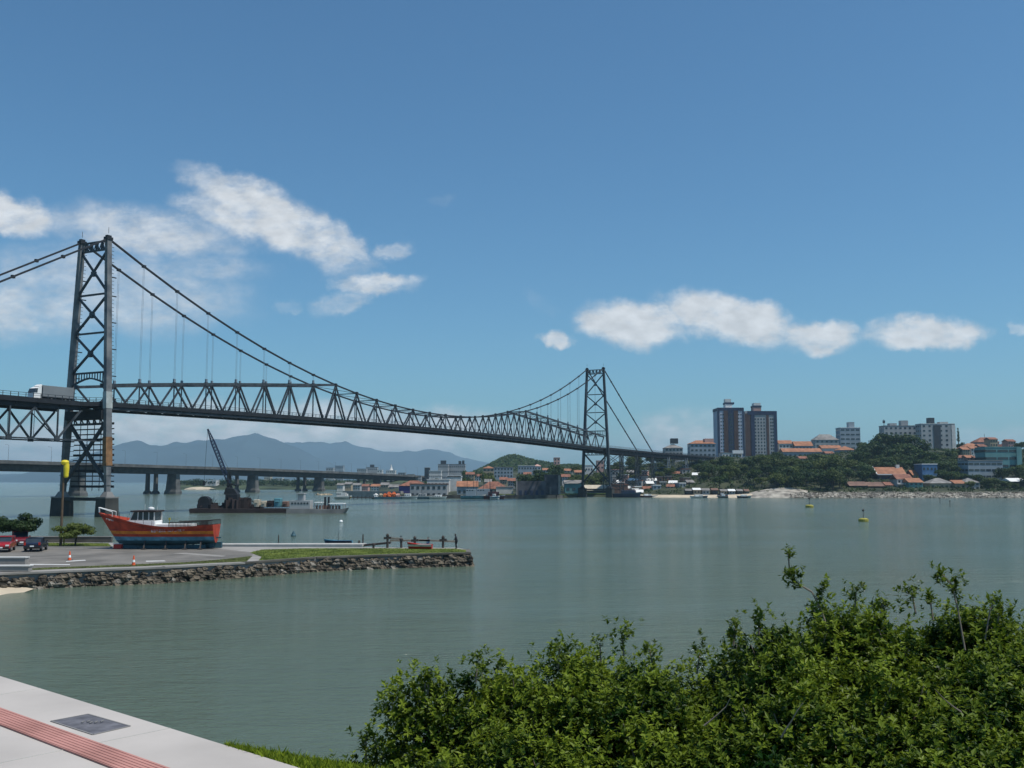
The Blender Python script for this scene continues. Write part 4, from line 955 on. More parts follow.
for i in range(12):
    for x in (-w_/2+3.2, w_/2-3.0):
        for dx in (-.9, .9):
            q = bpy.data.objects.new('window', winmesh(1.0, 1.0)); col.objects.link(q); q.parent = o; q.location = (x+dx, d2-.04, 2+i*(H-5)/12)
    q = bpy.data.objects.new('window', winmesh(2.6, 1.3)); col.objects.link(q); q.parent = o; q.location = (-.1, d2-.28, 2+i*(H-5)/12)
o, w_, H = bld('apartment_tower', 'tall pinkish grey apartment tower with navy crown, right of the twins', 745, 777.5, 411, 456, 815, 'wallgrey', None, depth=22)
d2 = -11
addbox(o, 'crown_band', 'navy', (-w_/2+2,d2-.35,H-3.2), (w_/2+.3,11.3,H)); addbox(o, 'brown_wing', 'brownrib', (-w_/2-.2,d2+1,0), (-w_/2+7,d2+1.4,H-1)); addbox(o, 'brown_wing_front', 'brownrib', (-w_/2,d2-.3,0), (-w_/2+7.5,d2,H-2))  # brown panels cover the left part of the front
addbox(o, 'corner_rib', 'navy', (w_/2-2.2,d2-.3,0), (w_/2+.3,d2+2,H-3.3)); addbox(o, 'corner_rib', 'navy', (-w_/2+4.6,d2-.6,0), (-w_/2+7.6,d2-.3,H-2)); addbox(o, 'brown_rib', 'brownrib', (4.4,d2-.3,0), (6.4,d2,H-3.3))
addbox(o, 'water_tank', 'wallpink', (-4.4,-5,H), (2,4,H+3.6)); addbox(o, 'tank_band', 'navy', (-4.6,-5.2,H+3.6), (2.3,4.2,H+5)); addbox(o, 'lift_house', 'offwhite', (-3.8,-4,H+5), (1.8,3,H+7.2))
for i in range(11):
    for x in (-4.6,-2.2,.2,2.6,8.2,9.8):
        q = bpy.data.objects.new('window', winmesh(1.1, 1.4)); col.objects.link(q); q.parent = o; q.location = (x, d2-.04, 3+i*(H-7)/11)
        m = None
B_ = [
 # name, label, x0,x1,ytop,ybase,D, kwargs
 ('apartment_block','grey apartment block with a rooftop tank left of the orange-roofed block',665,683,444,460,760,dict(wall='wallgrey',roof='hip',fl=3,nc=5,rh=3,extra='roofgrey')),
 ('apartment_block','pale apartment block with orange tile roof beside the twin towers',690,716,440,462,770,dict(wall='wallblue',roof='hip',fl=4,nc=6,rh=2.8)),
 ('row_house','orange-roofed row house immediately right of the twin towers',779,793,440,455,820,dict(wall='offwhite',roof='gable',fl=2,nc=4,rh=3)),
 ('row_house','orange-roofed row house third from the twin towers',795,813,441,456,815,dict(wall='wallblue',roof='gable',fl=2,nc=5,rh=4)),
 ('row_house','long low orange-roofed house below the row houses',783,822,448,460,770,dict(wall='wallgrey',roof='gable',fl=1,nc=8,rh=3)),
 ('apartment_block','grey block with arched dark roof left of the white block',815,839,434,456,860,dict(wall='wallgrey',roof='hip',fl=4,nc=5,extra='roofgrey',rh=5)),
 ('apartment_block','white apartment block with a lift tower above the orange roofs',840,861,428,455,880,dict(wall='wallblue',roof='flat',fl=6,nc=4,extra='offwhite',wsz=(3.2,1.2))),
 ('row_house','low orange-roofed house in front of the white apartment block',822,842,445,457,780,dict(wall='offwhite',roof='gable',fl=1,nc=5,rh=2.6)),
 ('row_house','orange-roofed house beside the big dark tree',839,856,446,462,750,dict(wall='wallblue',roof='hip',fl=2,nc=4,rh=3)),
 ('apartment_block','grey apartment block with aerial mast behind the big dark tree',884,918,426,455,860,dict(wall='wallgrey',roof='flat',fl=6,nc=7,extra='roofgrey')),
 ('apartment_block','broad grey apartment block with dark recess beside the cypress',921,956,424,452,840,dict(wall='wallgrey',roof='flat',fl=6,nc=6,extra='offwhite')),
 ('terrace_house','brown house with orange roof right of the cypress',963,984,443,462,770,dict(wall='wallbrown',roof='hip',fl=2,nc=4,rh=4)),
 ('terrace_house','tall reddish house on the right skyline with a flag mast',977,1000,437,460,800,dict(wall='wallpink',roof='hip',fl=2,nc=5,rh=4,extra='roofred')),
 ('terrace_house','brown-roofed house behind the right end of the teal building',1004,1022,440,462,780,dict(wall='walltan',roof='hip',fl=2,nc=4,rh=5,extra='roofred')),
 ('terrace_house','small orange-roofed house just above the grey office block',963,978,452,464,730,dict(wall='wallpink',roof='hip',fl=1,nc=3,rh=3)),
 ('office_building','long teal office building with ribbon windows at the right edge',985,1021,447.5,470,632,dict(wall='wallteal',roof='flat',fl=3,nc=3,extra='wallteal',wsz=(6.6,1.5),depth=14)),
 ('office_building','grey blue office block with ribbon windows below the teal building',966,1004,461,480,598,dict(wall='wallblue',roof='flat',fl=3,nc=6,extra='roofgrey',wsz=(3,1.2),rz=R(4))),
 ('beach_house','large orange-roofed house with white gable on the wooded bank',878,905,467,484,600,dict(wall='navy',roof='gable',fl=2,nc=5,rh=4.5,over=1)),
 ('beach_house','middle pink-roofed beach house with pale awnings behind the rocks',897,913,474,490,580,dict(wall='offwhite',roof='gable',fl=2,nc=4,rh=3,extra='roofred')),
 ('beach_house','lower orange-roofed beach house beside the pink-roofed one',909,923,478,490,572,dict(wall='wallteal',roof='gable',fl=2,nc=3,rh=2.5)),
 ('beach_house','small orange-roofed house left of the bright blue house',913,928,470,486,605,dict(wall='walltan',roof='gable',fl=1,nc=3,rh=3.2)),
 ('beach_house','bright blue house with white verandah roof on the bank',922,938,464.5,484,600,dict(wall='brightblue',roof='flat',fl=2,nc=4,extra='roofwhite')),
 ('beach_house','low tan and brown house below the bright blue house',930,954,478,491,575,dict(wall='walltan',roof='hip',fl=1,nc=5,rh=3,extra='roofgrey')),
 ('beach_house','small orange-walled house beside the rounded grey house',955,966,480,491,572,dict(wall='walltan',roof='gable',fl=1,nc=2,rh=2)),
 ('beach_house','rounded grey house facing the rock bank',965,980,478,490,575,dict(wall='wallgrey',roof='hip',fl=2,nc=3,rh=2.6,extra='roofgrey')),
 ('boat_shed','long low shed with brown roof at the left end of the rock bank',850,868,481.5,491.5,566,dict(wall='darkwood',roof='gable',fl=0,rh=2.4,extra='wallbrown')),
 ('boat_shed','low shed with white-edged brown roof below the orange-roofed house',867,885,482,491.5,568,dict(wall='darkwood',roof='gable',fl=0,rh=2.4,extra='wallbrown')),
 ('boat_shed','dark shed with a white roof at the right edge by the rocks',1011,1032,478,491,575,dict(wall='darkwood',roof='gable',fl=0,rh=2,extra='roofwhite')),
 ('apartment_block','grey house block just under the approach deck of the suspension bridge',612,622,470,484,660,dict(wall='wallgrey',roof='flat',fl=2,nc=3,extra='wallpink')),
 # left city row
 ('boathouse','boathouse with red roof and purple walls at the road bridge end',399,427,480.5,495,560,dict(wall='purple',roof='hip',fl=0,rh=3,extra='roofred')),
 ('warehouse','long grey quayside warehouse with brown upper wall',410,447,484.5,498.5,530,dict(wall='wallgrey',roof='flat',fl=2,nc=7,extra='wallbrown')),
 ('warehouse','white two-storey office with a strip of dark windows behind the quay',427,449,480,490,580,dict(wall='offwhite',roof='flat',fl=1,nc=6,extra='offwhite')),
 ('warehouse','plain white box building beside the strip-window office',447,461,477,490,600,dict(wall='offwhite',roof='flat',fl=0,extra='roofwhite')),
 ('warehouse','pale blue quayside hall with orange roof behind the moored boats',457,477,481,498,535,dict(wall='wallblue',roof='gable',fl=1,nc=4,rh=3)),
 ('warehouse','long hall with a wide red tile roof behind the moored boats',479,508,481.5,494,560,dict(wall='cream',roof='hip',fl=1,nc=6,rh=4,extra='roofred')),
 ('shed','low white-walled shed beside the red tile roof',496,513,487.5,493,545,dict(wall='offwhite',roof='flat',fl=0,extra='roofgrey')),
 ('shed','teal green shed between the dark ruin and the far tower',565,583,480,496,575,dict(wall='wallteal',roof='gable',fl=1,nc=3,rh=2,extra='roofgrey')),
 ('shed','low building with a long white roof seen between the far tower legs',585,609,485,496,600,dict(wall='darkwood',roof='gable',fl=0,rh=3.2,extra='cream')),
 ('shed','rusty brown shed just right of the far tower',611,628,485,494,590,dict(wall='wallbrown',roof='flat',fl=0,extra='roofred')),
 ('apartment_block','beige house with orange roof at the left foot of the round hill',483,494,466,476,900,dict(wall='walltan',roof='hip',fl=2,nc=3,rh=2)),
 ('apartment_block','long grey apartment block at the foot of the round hill',494,513,467.5,478,880,dict(wall='wallblue',roof='flat',fl=3,nc=6,extra='roofgrey')),
 ('apartment_block','pale grey stepped block right of the hill foot apartment',518,535,466,476,900,dict(wall='wallblue',roof='flat',fl=2,nc=6,extra='offwhite')),
 ('house','small pink-roofed house on the right shoulder of the round hill',534,541,464,471,950,dict(wall='offwhite',roof='hip',fl=1,nc=2,rh=2,extra='wallpink')),
 ('house','slim orange-topped tower house on the ridge left of the far tower',554,560,458,468,1000,dict(wall='wallpink',roof='flat',fl=3,nc=2,extra='rooforange')),
 ('house','long low orange-roofed house on the ridge left of the far tower',561,573,468.5,473,900,dict(wall='cream',roof='gable',fl=1,nc=4,rh=2)),
 ('house','white house with brown base seen just inside the far tower legs',585,593,465.5,474,860,dict(wall='offwhite',roof='flat',fl=1,nc=3,extra='offwhite')),
 ('house','salmon pink house framed by the far tower cross brace',597,604,461,470,880,dict(wall='wallpink',roof='flat',fl=2,nc=2,extra='wallpink')),
]
for (nm, lb, x0, x1, yt, yb, D, kw) in B_:
    o, w_, H = bld(nm, lb, x0, x1, yt, yb, D, **kw)
    if 'aerial mast' in lb:
        addbox(o, 'lift_house', 'wallgrey', (2,-3,H+.5), (8,3,H+5)); m = MB(); m.tube((-12,0,H), (-12,0,H+6), .25); m.box((-12,0,H+4),(1.8,1,2.4)); m.build('aerial_mast', 'fartower', o); addbox(o, 'lift_house', 'wallgrey', (-8,-3,H+.5), (-2,3,H+2.6))
    if 'lift tower' in lb: addbox(o, 'lift_house', 'wallblue', (0,-3,H+.5), (5,3,H+5.5))
    if 'dark recess' in lb: addbox(o, 'recess_panel', 'fartower', (-4,-6.4,0), (2,-6.02,H-1)); addbox(o, 'lift_house', 'fartower', (-6,-3,H+.5), (-1.5,3,H+5.5)); addbox(o, 'pale_wing', 'offwhite', (w_/2-3,-6.3,0), (w_/2+.2,6,H-1)); addbox(o, 'lift_house', 'wallgrey', (3,-3,H+.5), (10,3,H+2))
    if 'rooftop tank' in lb: addbox(o, 'water_tank', 'fartower', (-1.5,-2,H+.5), (4,3,H+4.5))
    if 'orange tile roof' in lb: addbox(o, 'roof_storey', 'wallpink', (2,-4,H-2.6), (w_/2-1,4,H+1.2))
    if 'flag mast' in lb: m = MB(); m.tube((0,0,H-1), (0,0,H+3), .15); m.build('flag_mast', 'darkwood', o)
    if 'white verandah' in lb: addbox(o, 'verandah_roof', 'roofwhite', (-3,-9,4.6), (w_/2+2.5,-6,5.1)); addbox(o, 'verandah_roof', 'roofwhite', (-1,-10,1.2), (w_/2+3.5,-6.3,1.6))
    if 'pale awnings' in lb: addbox(o, 'awning', 'roofwhite', (-w_/2-1,-9,3.3), (0,-6,3.6)); addbox(o, 'awning', 'roofwhite', (0,-8.5,5.0), (w_/2+2,-6,5.3))
    if 'white gable' in lb: m = MB(); m.beam((-w_/2-1.1,-7,H-4.4), (-w_/2-1.1,0,H+.1), .4, .7); m.beam((-w_/2-1.1,-7.1,H-4.5), (w_/2+1.1,-7.1,H-4.5), .4, .6); m.build('white_fascia', 'roofwhite', o); addbox(o, 'chimney', 'offwhite', (5,-1,H-1), (7,1,H+1.5))
    if 'teal office' in lb: addbox(o, 'stair_tower', 'wallteal', (w_/2-3,-8.6,-2), (w_/2+.2,-8.01,H+.2))
    if 'white box' in lb: addbox(o, 'parapet', 'offwhite', (-w_/2,-6.2,H), (w_/2,-5.6,H+1))
# far city blocks across the water, seen above and below the road bridge
far = [(264,270,477,487,1500,'cream'),(271,276,479,487,1450,'wallblue'),(277,282,478,487.5,1500,'offwhite'),(283,288,479.5,487,1450,'wallblue'),(303,309,479.5,487.5,1400,'offwhite'),(310,314,480,487,1400,'cream'),(328,334,480,487,1300,'offwhite'),(334,340,481,487,1300,'walltan'),
       (326,333,468,478,1600,'wallgrey'),(335,343,466,478,1650,'wallblue'),(357,366,469,480,1500,'wallgrey'),(366,377,467.5,480,1520,'wallgrey'),(377,382,470,480,1480,'offwhite'),(386,395,470.5,480,1350,'offwhite'),(398,405,473,481,1300,'wallgrey'),(407,414,474.5,481,1280,'cream'),
       (424.5,429,468,482,1000,'fartower'),(429,441,471,482,980,'offwhite'),(438,448,464.5,480,1100,'wallgrey'),(448,465,464.5,479,1120,'wallgrey'),(415,421,476,483,1100,'wallgrey')]
flab = ['cream block leftmost of the low row under the road bridge','blue grey low block second in the row under the road bridge','white low block in the row left of a tapered pier','blue grey block just left of the twin columns under the bridge','white block between two bridge piers','cream slim block between two bridge piers','white low block just left of the last tall pier','tan block beside the last tall pier under the road bridge',
 'left dark-topped block rising above the road bridge','taller blue grey block with sloped top above the road bridge','grey block left of a broad grey one beyond the bridge','broad grey block with a rooftop stub beyond the bridge','narrow white block right of the broad grey one','white building with a small spire at the bridge end','grey low block right of the spired building','cream low block right of the spired building',
 'narrow dark tower block left of a white slab','white slab block in front of the large grey blocks','large grey block with a dark rooftop tank near the bridge end','wide pale grey block left of the dark tree mass','small grey block between the spired building and the dark tower']
for (x0,x1,yt,yb,D,wl_), lb in zip(far, flab):
    n = max(2, int((x1-x0)/1.8)); o, w_, H = bld('city_block', lb, x0, x1, yt, yb, D, wall=wl_, roof='flat', fl=3 if H > 8 else 3, nc=n, extra='roofgrey' if wl_ != 'offwhite' else 'offwhite', depth=14)
    if 'spire' in lb and 'white building' in lb: m = MB(); m.lathe([(3,H),(1.5,H+3),(.3,H+8)], 8); m.build('spire', 'offwhite', o)
    if 'rooftop' in lb: addbox(o, 'water_tank', 'fartower', (-3,-3,H), (3,3,H+4.5))
    if 'left of the dark tree' in lb: addbox(o, 'water_tank', 'fartower', (2,-3,H), (5,3,H+4)); addbox(o, 'water_tank', 'fartower', (6,-3,H), (8.5,3,H+4.6))
far2 = [(337,343,483,489,900,'offwhite','white hut leftmost below the road bridge end'),(345,351,482,489,880,'walltan','tan block second below the road bridge end'),(353,360,483,490,860,'wallgrey','grey block third below the road bridge end'),(362,368,484,490.5,820,'wallpink','pink low block fourth below the road bridge end'),(371,379,484,491,780,'offwhite','white long block fifth below the road bridge end'),(381,388,482.5,491,740,'walltan','tan gabled block near the boathouse'),(389,398,484.5,492,700,'wallblue','pale blue block just left of the boathouse'),
        (466,474,472,481,760,'walltan','tan block above the orange roofed quay hall'),(474,481,474,481,800,'offwhite','small white block left of the dark hill foot trees'),(543,551,468,474.5,860,'wallgrey','grey block above the tall dark concrete tower'),(575,582,470,478,760,'walltan','tan block just left of the far tower leg')]
far2 += [(963,970,447,455,700,'walltan','small tan terrace house in the upper row right of the cypress'),(971,979,446,455,705,'offwhite','white terrace house in the upper row right of the cypress'),(980,987,444,453,715,'wallpink','pink terrace house just left of the teal roofline'),(958,966,455,463,660,'offwhite','white house at the left end of the second terrace row'),(967,975,455,463,655,'wallpink','pink house in the middle of the second terrace row'),(976,984,456,464,650,'walltan','tan house at the right end of the second terrace row'),
        (990,998,437,447,760,'walltan','tan house above the teal office building, left'),(1008,1016,439,448,770,'wallpink','pink house above the teal office building, right'),(485,491,479,486,620,'offwhite','small white house behind the red tile hall'),(500,507,477,484,660,'walltan','tan house above the right end of the red tile hall'),(508,515,478,486,620,'wallgrey','grey house left behind the dark concrete block'),(562,570,474,480,640,'offwhite','white house right of the pale edge pilaster'),(524,531,472,478,760,'wallpink','pink house above the dark concrete block'),
        (826,834,451,457,735,'offwhite','white cottage half sunk in the trees below the orange roofs'),(800,808,456,462,700,'walltan','tan cottage half sunk in the trees under the row houses'),(886,893,482,489,568,'wallpink','pink hut between the sheds and the beach houses')]
for (x0,x1,yt,yb,D,wl_,lb) in far2:
    bld('city_block', lb, x0, x1, yt, yb, D, wall=wl_, roof='gable', fl=2, nc=3, extra=['roofred','roofgrey','roofred','rooforange'][int(x0)%4], depth=10, rh=1.8)
# dark concrete ruin on the quay
o, w_, H = bld('anchorage_block', 'massive dark weathered concrete block on the shore left of the far tower', 517, 546, 481, 499, 530, wall='ruin', depth=14)
for k in range(5): addbox(o, 'recess', 'navy', (-w_/2+1.2+k*2.9,-7.15,.5), (-w_/2+2.6+k*2.9,-7.01,4.5))
o, w_, H = bld('anchorage_tower', 'taller dark concrete tower block with a pale edge pilaster', 545, 560, 474.5, 499, 534, wall='ruin', depth=14)
addbox(o, 'pale_pilaster', 'conc', (w_/2-.9,-7.5,0), (w_/2+.3,-7.01,H-.4)); addbox(o, 'stain_panel', 'grey_conc', (-1.6,-7.2,0), (-.6,-7.01,H*.5))
m = MB(); p = at(516.5, 498, 527); m.tube((0,0,-1), (0,0,9), .4, .35, 8); tag(m.build('concrete_post', 'conc', None, (p.x, p.y, 1)), 'pale concrete post at the left corner of the dark block', 'post')

# shanty houses under the mainland approach
rnd = random.Random(21); k = 0
shl = [('wallpink','roofwhite'),('walltan','roofwhite'),('wallgrey','roofred'),('wallblue','roofwhite'),('wallbrown','roofgrey')]
spos = [(626,475,8,640),(634,478,9,625),(644,476,8,640),(652,478,9,628),(660,477,7,632),(628,486,8,600),(637,487,9,596),(648,487,9,598),(657,489,8,592),(631,470,7,680),(646,471,7,690),(676,472,9,670),(686,473,9,672),(674,482,10,610),(686,482,9,615),(640,493,7,580)]
nth = ['pink','tan','grey','pale blue','brown']
spos += [(664,484,8,606),(672,489,7,590),(681,490,8,588),(690,486,7,602),(634,491,7,586),(650,481,7,618),(640,481,7,622),(621,480,7,640),(668,478,8,640),(697,480,6,640)]
whr = ['beneath the leftmost trestle, upper row','upper row between the first trestles','upper row left of the tall backstay foot','upper row under the backstay foot','upper row right of the backstay foot','lower row beside the rusty shed','lower row second from the rusty shed','lower row middle','lower row nearest the sandy beach','highest on the slope under the deck','high on the slope right of the backstay','on the wooded slope left of the deck end','with red eaves on the wooded slope','by the dark trees at the beach head','right of the dark trees at the beach head','at the waterline beside the dark blue hull','behind the beach, first right of the approach foot','on the beach head, second right of the approach foot','on the beach head, third right of the approach foot','behind the leftmost beach hut','just right of the dark blue hull, second row','third row between the two backstay feet','third row left of the backstay foot','left of all the trestles, mid slope','mid slope under the deck end','among trees above the leftmost beach hut']
for i, ((px, y, w_, D), wt) in enumerate(zip(spos, whr)):
    wl_, rf = shl[i % 5]; rz = rnd.uniform(-.3,.3)
    g = G((px-512)/FPX*D, D); yb = 481-(g-9)/D*FPX; yt = min(y, yb-4)
    bld('shanty_house', f'small {nth[i%5]} shanty house {wt}', px-w_/2, px+w_/2, yt, yb, D, wall=wl_, roof='gable' if i % 2 else 'flat', fl=1, nc=2, depth=7, rz=rz, rh=1.6, extra=rf if i not in (11,12) else 'roofred', wsz=(1.0,1.0))
# viaduct head station on the hill
o, w_, H = bld('toll_building', 'low building with a bright white roof beside the bridge end on the hill', 722, 742, 453, 459, 760, wall='offwhite', roof='flat', fl=1, nc=6, extra='roofgrey')
addbox(o, 'white_canopy', 'roofwhite', (0,-9,H-.5), (8,-6.5,H+2.0))
rt = MB(); a, b_ = at(700,459,745), at(765,459.5,765); c_ = (a+b_)/2; rt.beam(a-c_, b_-c_, 1.0, 3.2); tag(rt.build('retaining_wall', 'grey_conc', None, c_), 'grey retaining wall at the mainland end of the suspension bridge', 'wall')

# ------------------------------------------------------------------ shore edge: quays, beach, rocks
m = MB()
for px in range(394, 561, 6):
    a, b_ = at(px, 498, lerp(D0T, px)-1), at(px+6, 498, lerp(D0T, px+6)-1); a.z = b_.z = .5; m.beam(a, b_+(b_-a)*.02, 1.4, 2.6)
tag(m.build('quay_wall', 'darkconc'), 'dark quay wall along the boatyard shore', 'quay')
m = MB()
for px in range(497, 612, 5):
    D = lerp(D0T, px)+4; 
    if 513 < px < 562: continue
    p = at(px, 497, D); m.box((p.x, p.y+4, 1.75), (2.9, 8, .5))
s = m.build('lawn', 'grass'); struct(s)
# sand strip and mound
def strip(name, x0, x1, t0, t1, z0, z1, m_, bump=0):
    s = MB(); xs = [x0+(x1-x0)*i/40 for i in range(41)]
    for r in range(4):
        k = r/3
        for px in xs:
            e = min(1, (px-x0)/8, (x1-px)/8); D = lerp(D0T, px)+t0+(t1-t0)*k; X = (px-512)/FPX*D
            s.v.append((X, D, max(G(X, D)+.25*e, z0+(z1-z0)*k*e)+bump*sin(pi*(px-x0)/(x1-x0))*k))
    for r in range(3):
        for i in range(40): s.f.append((r*41+i, r*41+i+1, (r+1)*41+i+1, (r+1)*41+i)); s.m.append(0)
    return struct(s.build(name, m_, smooth=True))
strip('beach_sand', 636, 756, -4, 9, -.5, 1.1, 'sand')
strip('sand_bank', 748, 806, -3, 14, -.6, 2.6, 'rock', 1.6)
rk = thing('rock_bank', 'long pale bank of tipped rubble along the right shore', 'rock bank', (180, 535, 0)); m = MB(); m2 = MB(); rnd = random.Random(5)
bs = MB(); xs = [(790+i*5) for i in range(62)]
for px in xs:
    D = lerp(D0T, px)
    for t_, z in ((-4,-.7),(-1.5,.6),(3,2.3),(7,2.7),(14,2.6)):
        X = (px-512)/FPX*(D+t_); bs.v.append((X-180, D+t_-535, z+.3*mn.noise(Vector((X*.4,t_,0)))))
for i in range(len(xs)-1):
    for j in range(4): bs.f.append((i*5+j, (i+1)*5+j, (i+1)*5+j+1, i*5+j+1)); bs.m.append(0)
bs.build('rubble_slope', 'rock', rk)
for k in range(2600):
    px = rnd.uniform(788, 1090); D = lerp(D0T, px); q = rnd.random(); t_ = -3.5+q*9; X = (px-512)/FPX*(D+t_); r = rnd.uniform(.25,.75)*(1.4 if rnd.random() < .1 else 1)
    (m if rnd.random() < .72 else m2).blob((X-180, D+t_-535, min(2.7, -.3+q*3.4)), (r*1.2, r, r*.75), jag=.25, seed=k, n=5, k=3)
m.build('pale_rocks', 'rock', rk); m2.build('dark_rocks', 'stone', rk)

# beached craft and huts along the shore
rnd = random.Random(13)
cols = [('navy','white'),('white','offwhite'),('maroon','hullblue'),('hulldark','white'),('teal','offwhite')]
cn = ['navy','white','maroon','dark','teal']
bpos = [(693,497.4,8,'moored closest to the trestle beach'),(701,498.4,7,'afloat off the sandy beach'),(716,495.5,6,'drawn up below the beach huts'),(727,495,6,'on the sand right of the huts'),(738,494.5,7,'beside the last huts'),(746,495.2,6,'nearest the pale sand bank'),(641,496.5,9,'ashore under the bridge approach'),(651,496,8,'ashore right of the approach pylon foot')]
for i, (px, y, L_, wt) in enumerate(bpos):
    D = lerp(D0T, px)-5+rnd.uniform(0,9) if i != 1 else lerp(D0T, px)-14
    X = (px-512)/FPX*D; c = cols[i % 5]
    def ex(b, L_=L_, i=i):
        m = MB(); m.box2((L_*.3,-.7,.6),(L_*.6,.7,1.7)); m.build('cabin', 'white' if i % 2 else 'offwhite', b, bevel=.08)
    small_boat('motor_boat', f'small {cn[i%5]} hulled boat {wt}', Vector((X, D, max(.1, G(X, D)+.35))), rnd.uniform(-.4,.4)+(pi if i%2 else 0), L_, 2.2, .95, [c[0], c[0], c[1]], ex)
hut = [(689,6,'first from the trestle'),(697,7,'second from the trestle'),(706,7,'with white awning, third from the trestle'),(715,6,'middle of the row'),(724,6,'fourth from the sand bank'),(732,6,'third from the sand bank'),(740,5,'last but one before the sand bank'),(747,4,'closest to the sand bank')]
for i, (px, w_, wt) in enumerate(hut):
    D = lerp(D0T, px)+11; bld('beach_hut', f'low fishing hut on the beach {wt}', px-w_/2, px+w_/2, 488.5+rnd.uniform(-.6,.8), 494.5, D, wall=['darkwood','walltan','wallgrey'][i%3], roof='gable', fl=1, nc=2, depth=5, rh=1.1, extra=['roofgrey','roofwhite','roofgrey','wallbrown'][i%4], wsz=(.9,.9), over=.4)
# moored craft along the boatyard
def ycraft(px, L_, D, c, wt, cabin='white', masts=(), H=1.5, cab=(.25,.6,2.6)):
    def ex(b):
        m = MB(); m.box2((L_*cab[0],-1.2,H*.7),(L_*cab[1],1.2,cab[2])); cbn = m.build('cabin', cabin, b, bevel=.1)
        for k in range(3): m = MB(); m.box((L_*(cab[0]+.06)+k*L_*.1, -1.22, cab[2]-.6), (L_*.06,.05,.5)); m.build('window', 'glass', cbn)
        for (x, h) in masts: mast(b, L_*x, h, .14, 'fartower')
    return small_boat('moored_boat', wt, Vector(((px-512)/FPX*D, D, 0)), 0, L_, 3.4, H, c, ex)
ycraft(336, 8, 500, ['offwhite','offwhite','white'], 'white motor cruiser with a raised canopy off the road bridge end', 'offwhite', (), 1.5, (.1,.7,3.2))
ycraft(343, 5, 505, ['offwhite','yellow','white'], 'small white launch with yellow stripe beside the motor cruiser', 'white')
ycraft(401, 9, 505, ['white','wallblue','white'], 'slim pale blue motor boat at the left end of the quay', 'white')
ycraft(430, 9, 508, ['white','white','white'], 'bright white speedboat moored at the grey warehouse', 'white', (), 1.2, (.3,.7,2.0))
ycraft(413, 12, 509, ['hullblue','wallblue','white'], 'grey blue launch below the brown warehouse wall', 'wallgrey', ((.4,7),))
ycraft(461, 13, 506, ['teal','hullblue','white'], 'teal fishing boat with two tall masts at the boatyard', 'wallblue', ((.25,13),(.5,12)), 2.0, (.2,.6,5))
ycraft(472, 13, 508, ['maroon','teal','offwhite'], 'maroon fishing boat with tall outriggers at the boatyard', 'wallblue', ((.2,14),(.45,13),(.7,10)), 2.2, (.2,.7,5))
ycraft(484, 11, 505, ['maroon','maroon','wallgrey'], 'low dark red fishing boat right of the outrigger boat', 'maroon', ((.3,9),), 1.9, (.2,.7,3.6))
ycraft(490, 5, 500, ['white','hullblue','white'], 'small rounded white boat at the end of the boatyard quay', 'white')
ycraft(612, 16, 553, ['navy','navy','hulldark'], 'dark blue hull lying at the foot of the far tower', 'navy', (), 2.6, (.3,.8,4))
ba = thing('cargo_barge', 'flat barge loaded with bright orange bundles near the road bridge end', 'barge', at(373,497.5,505)*1.0, 0); ba.location.z = 0
m = MB(); m.xprism([(0,-.5),(-.6,1.0),(15,1.0),(14.4,-.5)], -3, 3); m.build('hull', 'hulldark', ba)
for k, (x, c) in enumerate(((1.5,'offwhite'),(4,'walltan'),(6,'orangeload'),(8.3,'orangeload'),(10.4,'orangeload'),(12.6,'wallpink'))): m = MB(); m.blob((x,0,1.6+.3*(k in (3,4))), (1.3,1.6,1.2+.5*(k in (3,4))), jag=.2, seed=k, n=8, k=5); m.build('bundle', c, ba)
# low breakwater with dock on the left of the yard
m = MB(); a, b_ = at(344,494,560), at(402,494,545); a.z = b_.z = 1.4; c_ = (a+b_)/2; m.beam(a-c_, b_-c_, 3, 4.2); tag(m.build('breakwater', 'conc', None, c_), 'long low pale concrete breakwater left of the boatyard', 'breakwater')
m = MB(); a, b_ = at(350,497,500), at(374,497,502); a.z = b_.z = .7; c_ = (a+b_)/2; m.beam(a-c_, b_-c_, 2, .4)
for k in range(7): p = (a-c_).lerp(b_-c_, k/6); m.tube((p.x,p.y-.8,-2), (p.x,p.y-.8,.9), .2)
tag(m.build('floating_dock', 'darkwood', None, c_), 'thin dark floating dock left of the orange cargo barge', 'dock')
m = MB(); 
for k in range(18): m.blob((rnd.uniform(-5,5), rnd.uniform(-2,2), .1), (rnd.uniform(.8,1.8), 1.2, rnd.uniform(.5,1.1)), jag=.3, seed=k)
p = gr(323, 495, 0); tag(m.build('sandbar_rocks', 'walltan', None, (p.x,p.y,0)), 'low yellowish rocky islet by a road bridge pier', 'rocks')
# far beach and white roof left of centre
m = MB(); p = at(200, 489, 1050); m.blob((0,0,0), (18,12,2.6), jag=.12, seed=2, n=12, k=5); struct(m.build('far_sand', 'sand', None, (p.x, p.y, .3)))
bld('boat_house', 'low building with a long white roof on the distant wooded headland', 204, 216, 480.5, 485, 1100, wall='offwhite', roof='flat', fl=1, nc=4, extra='roofwhite')

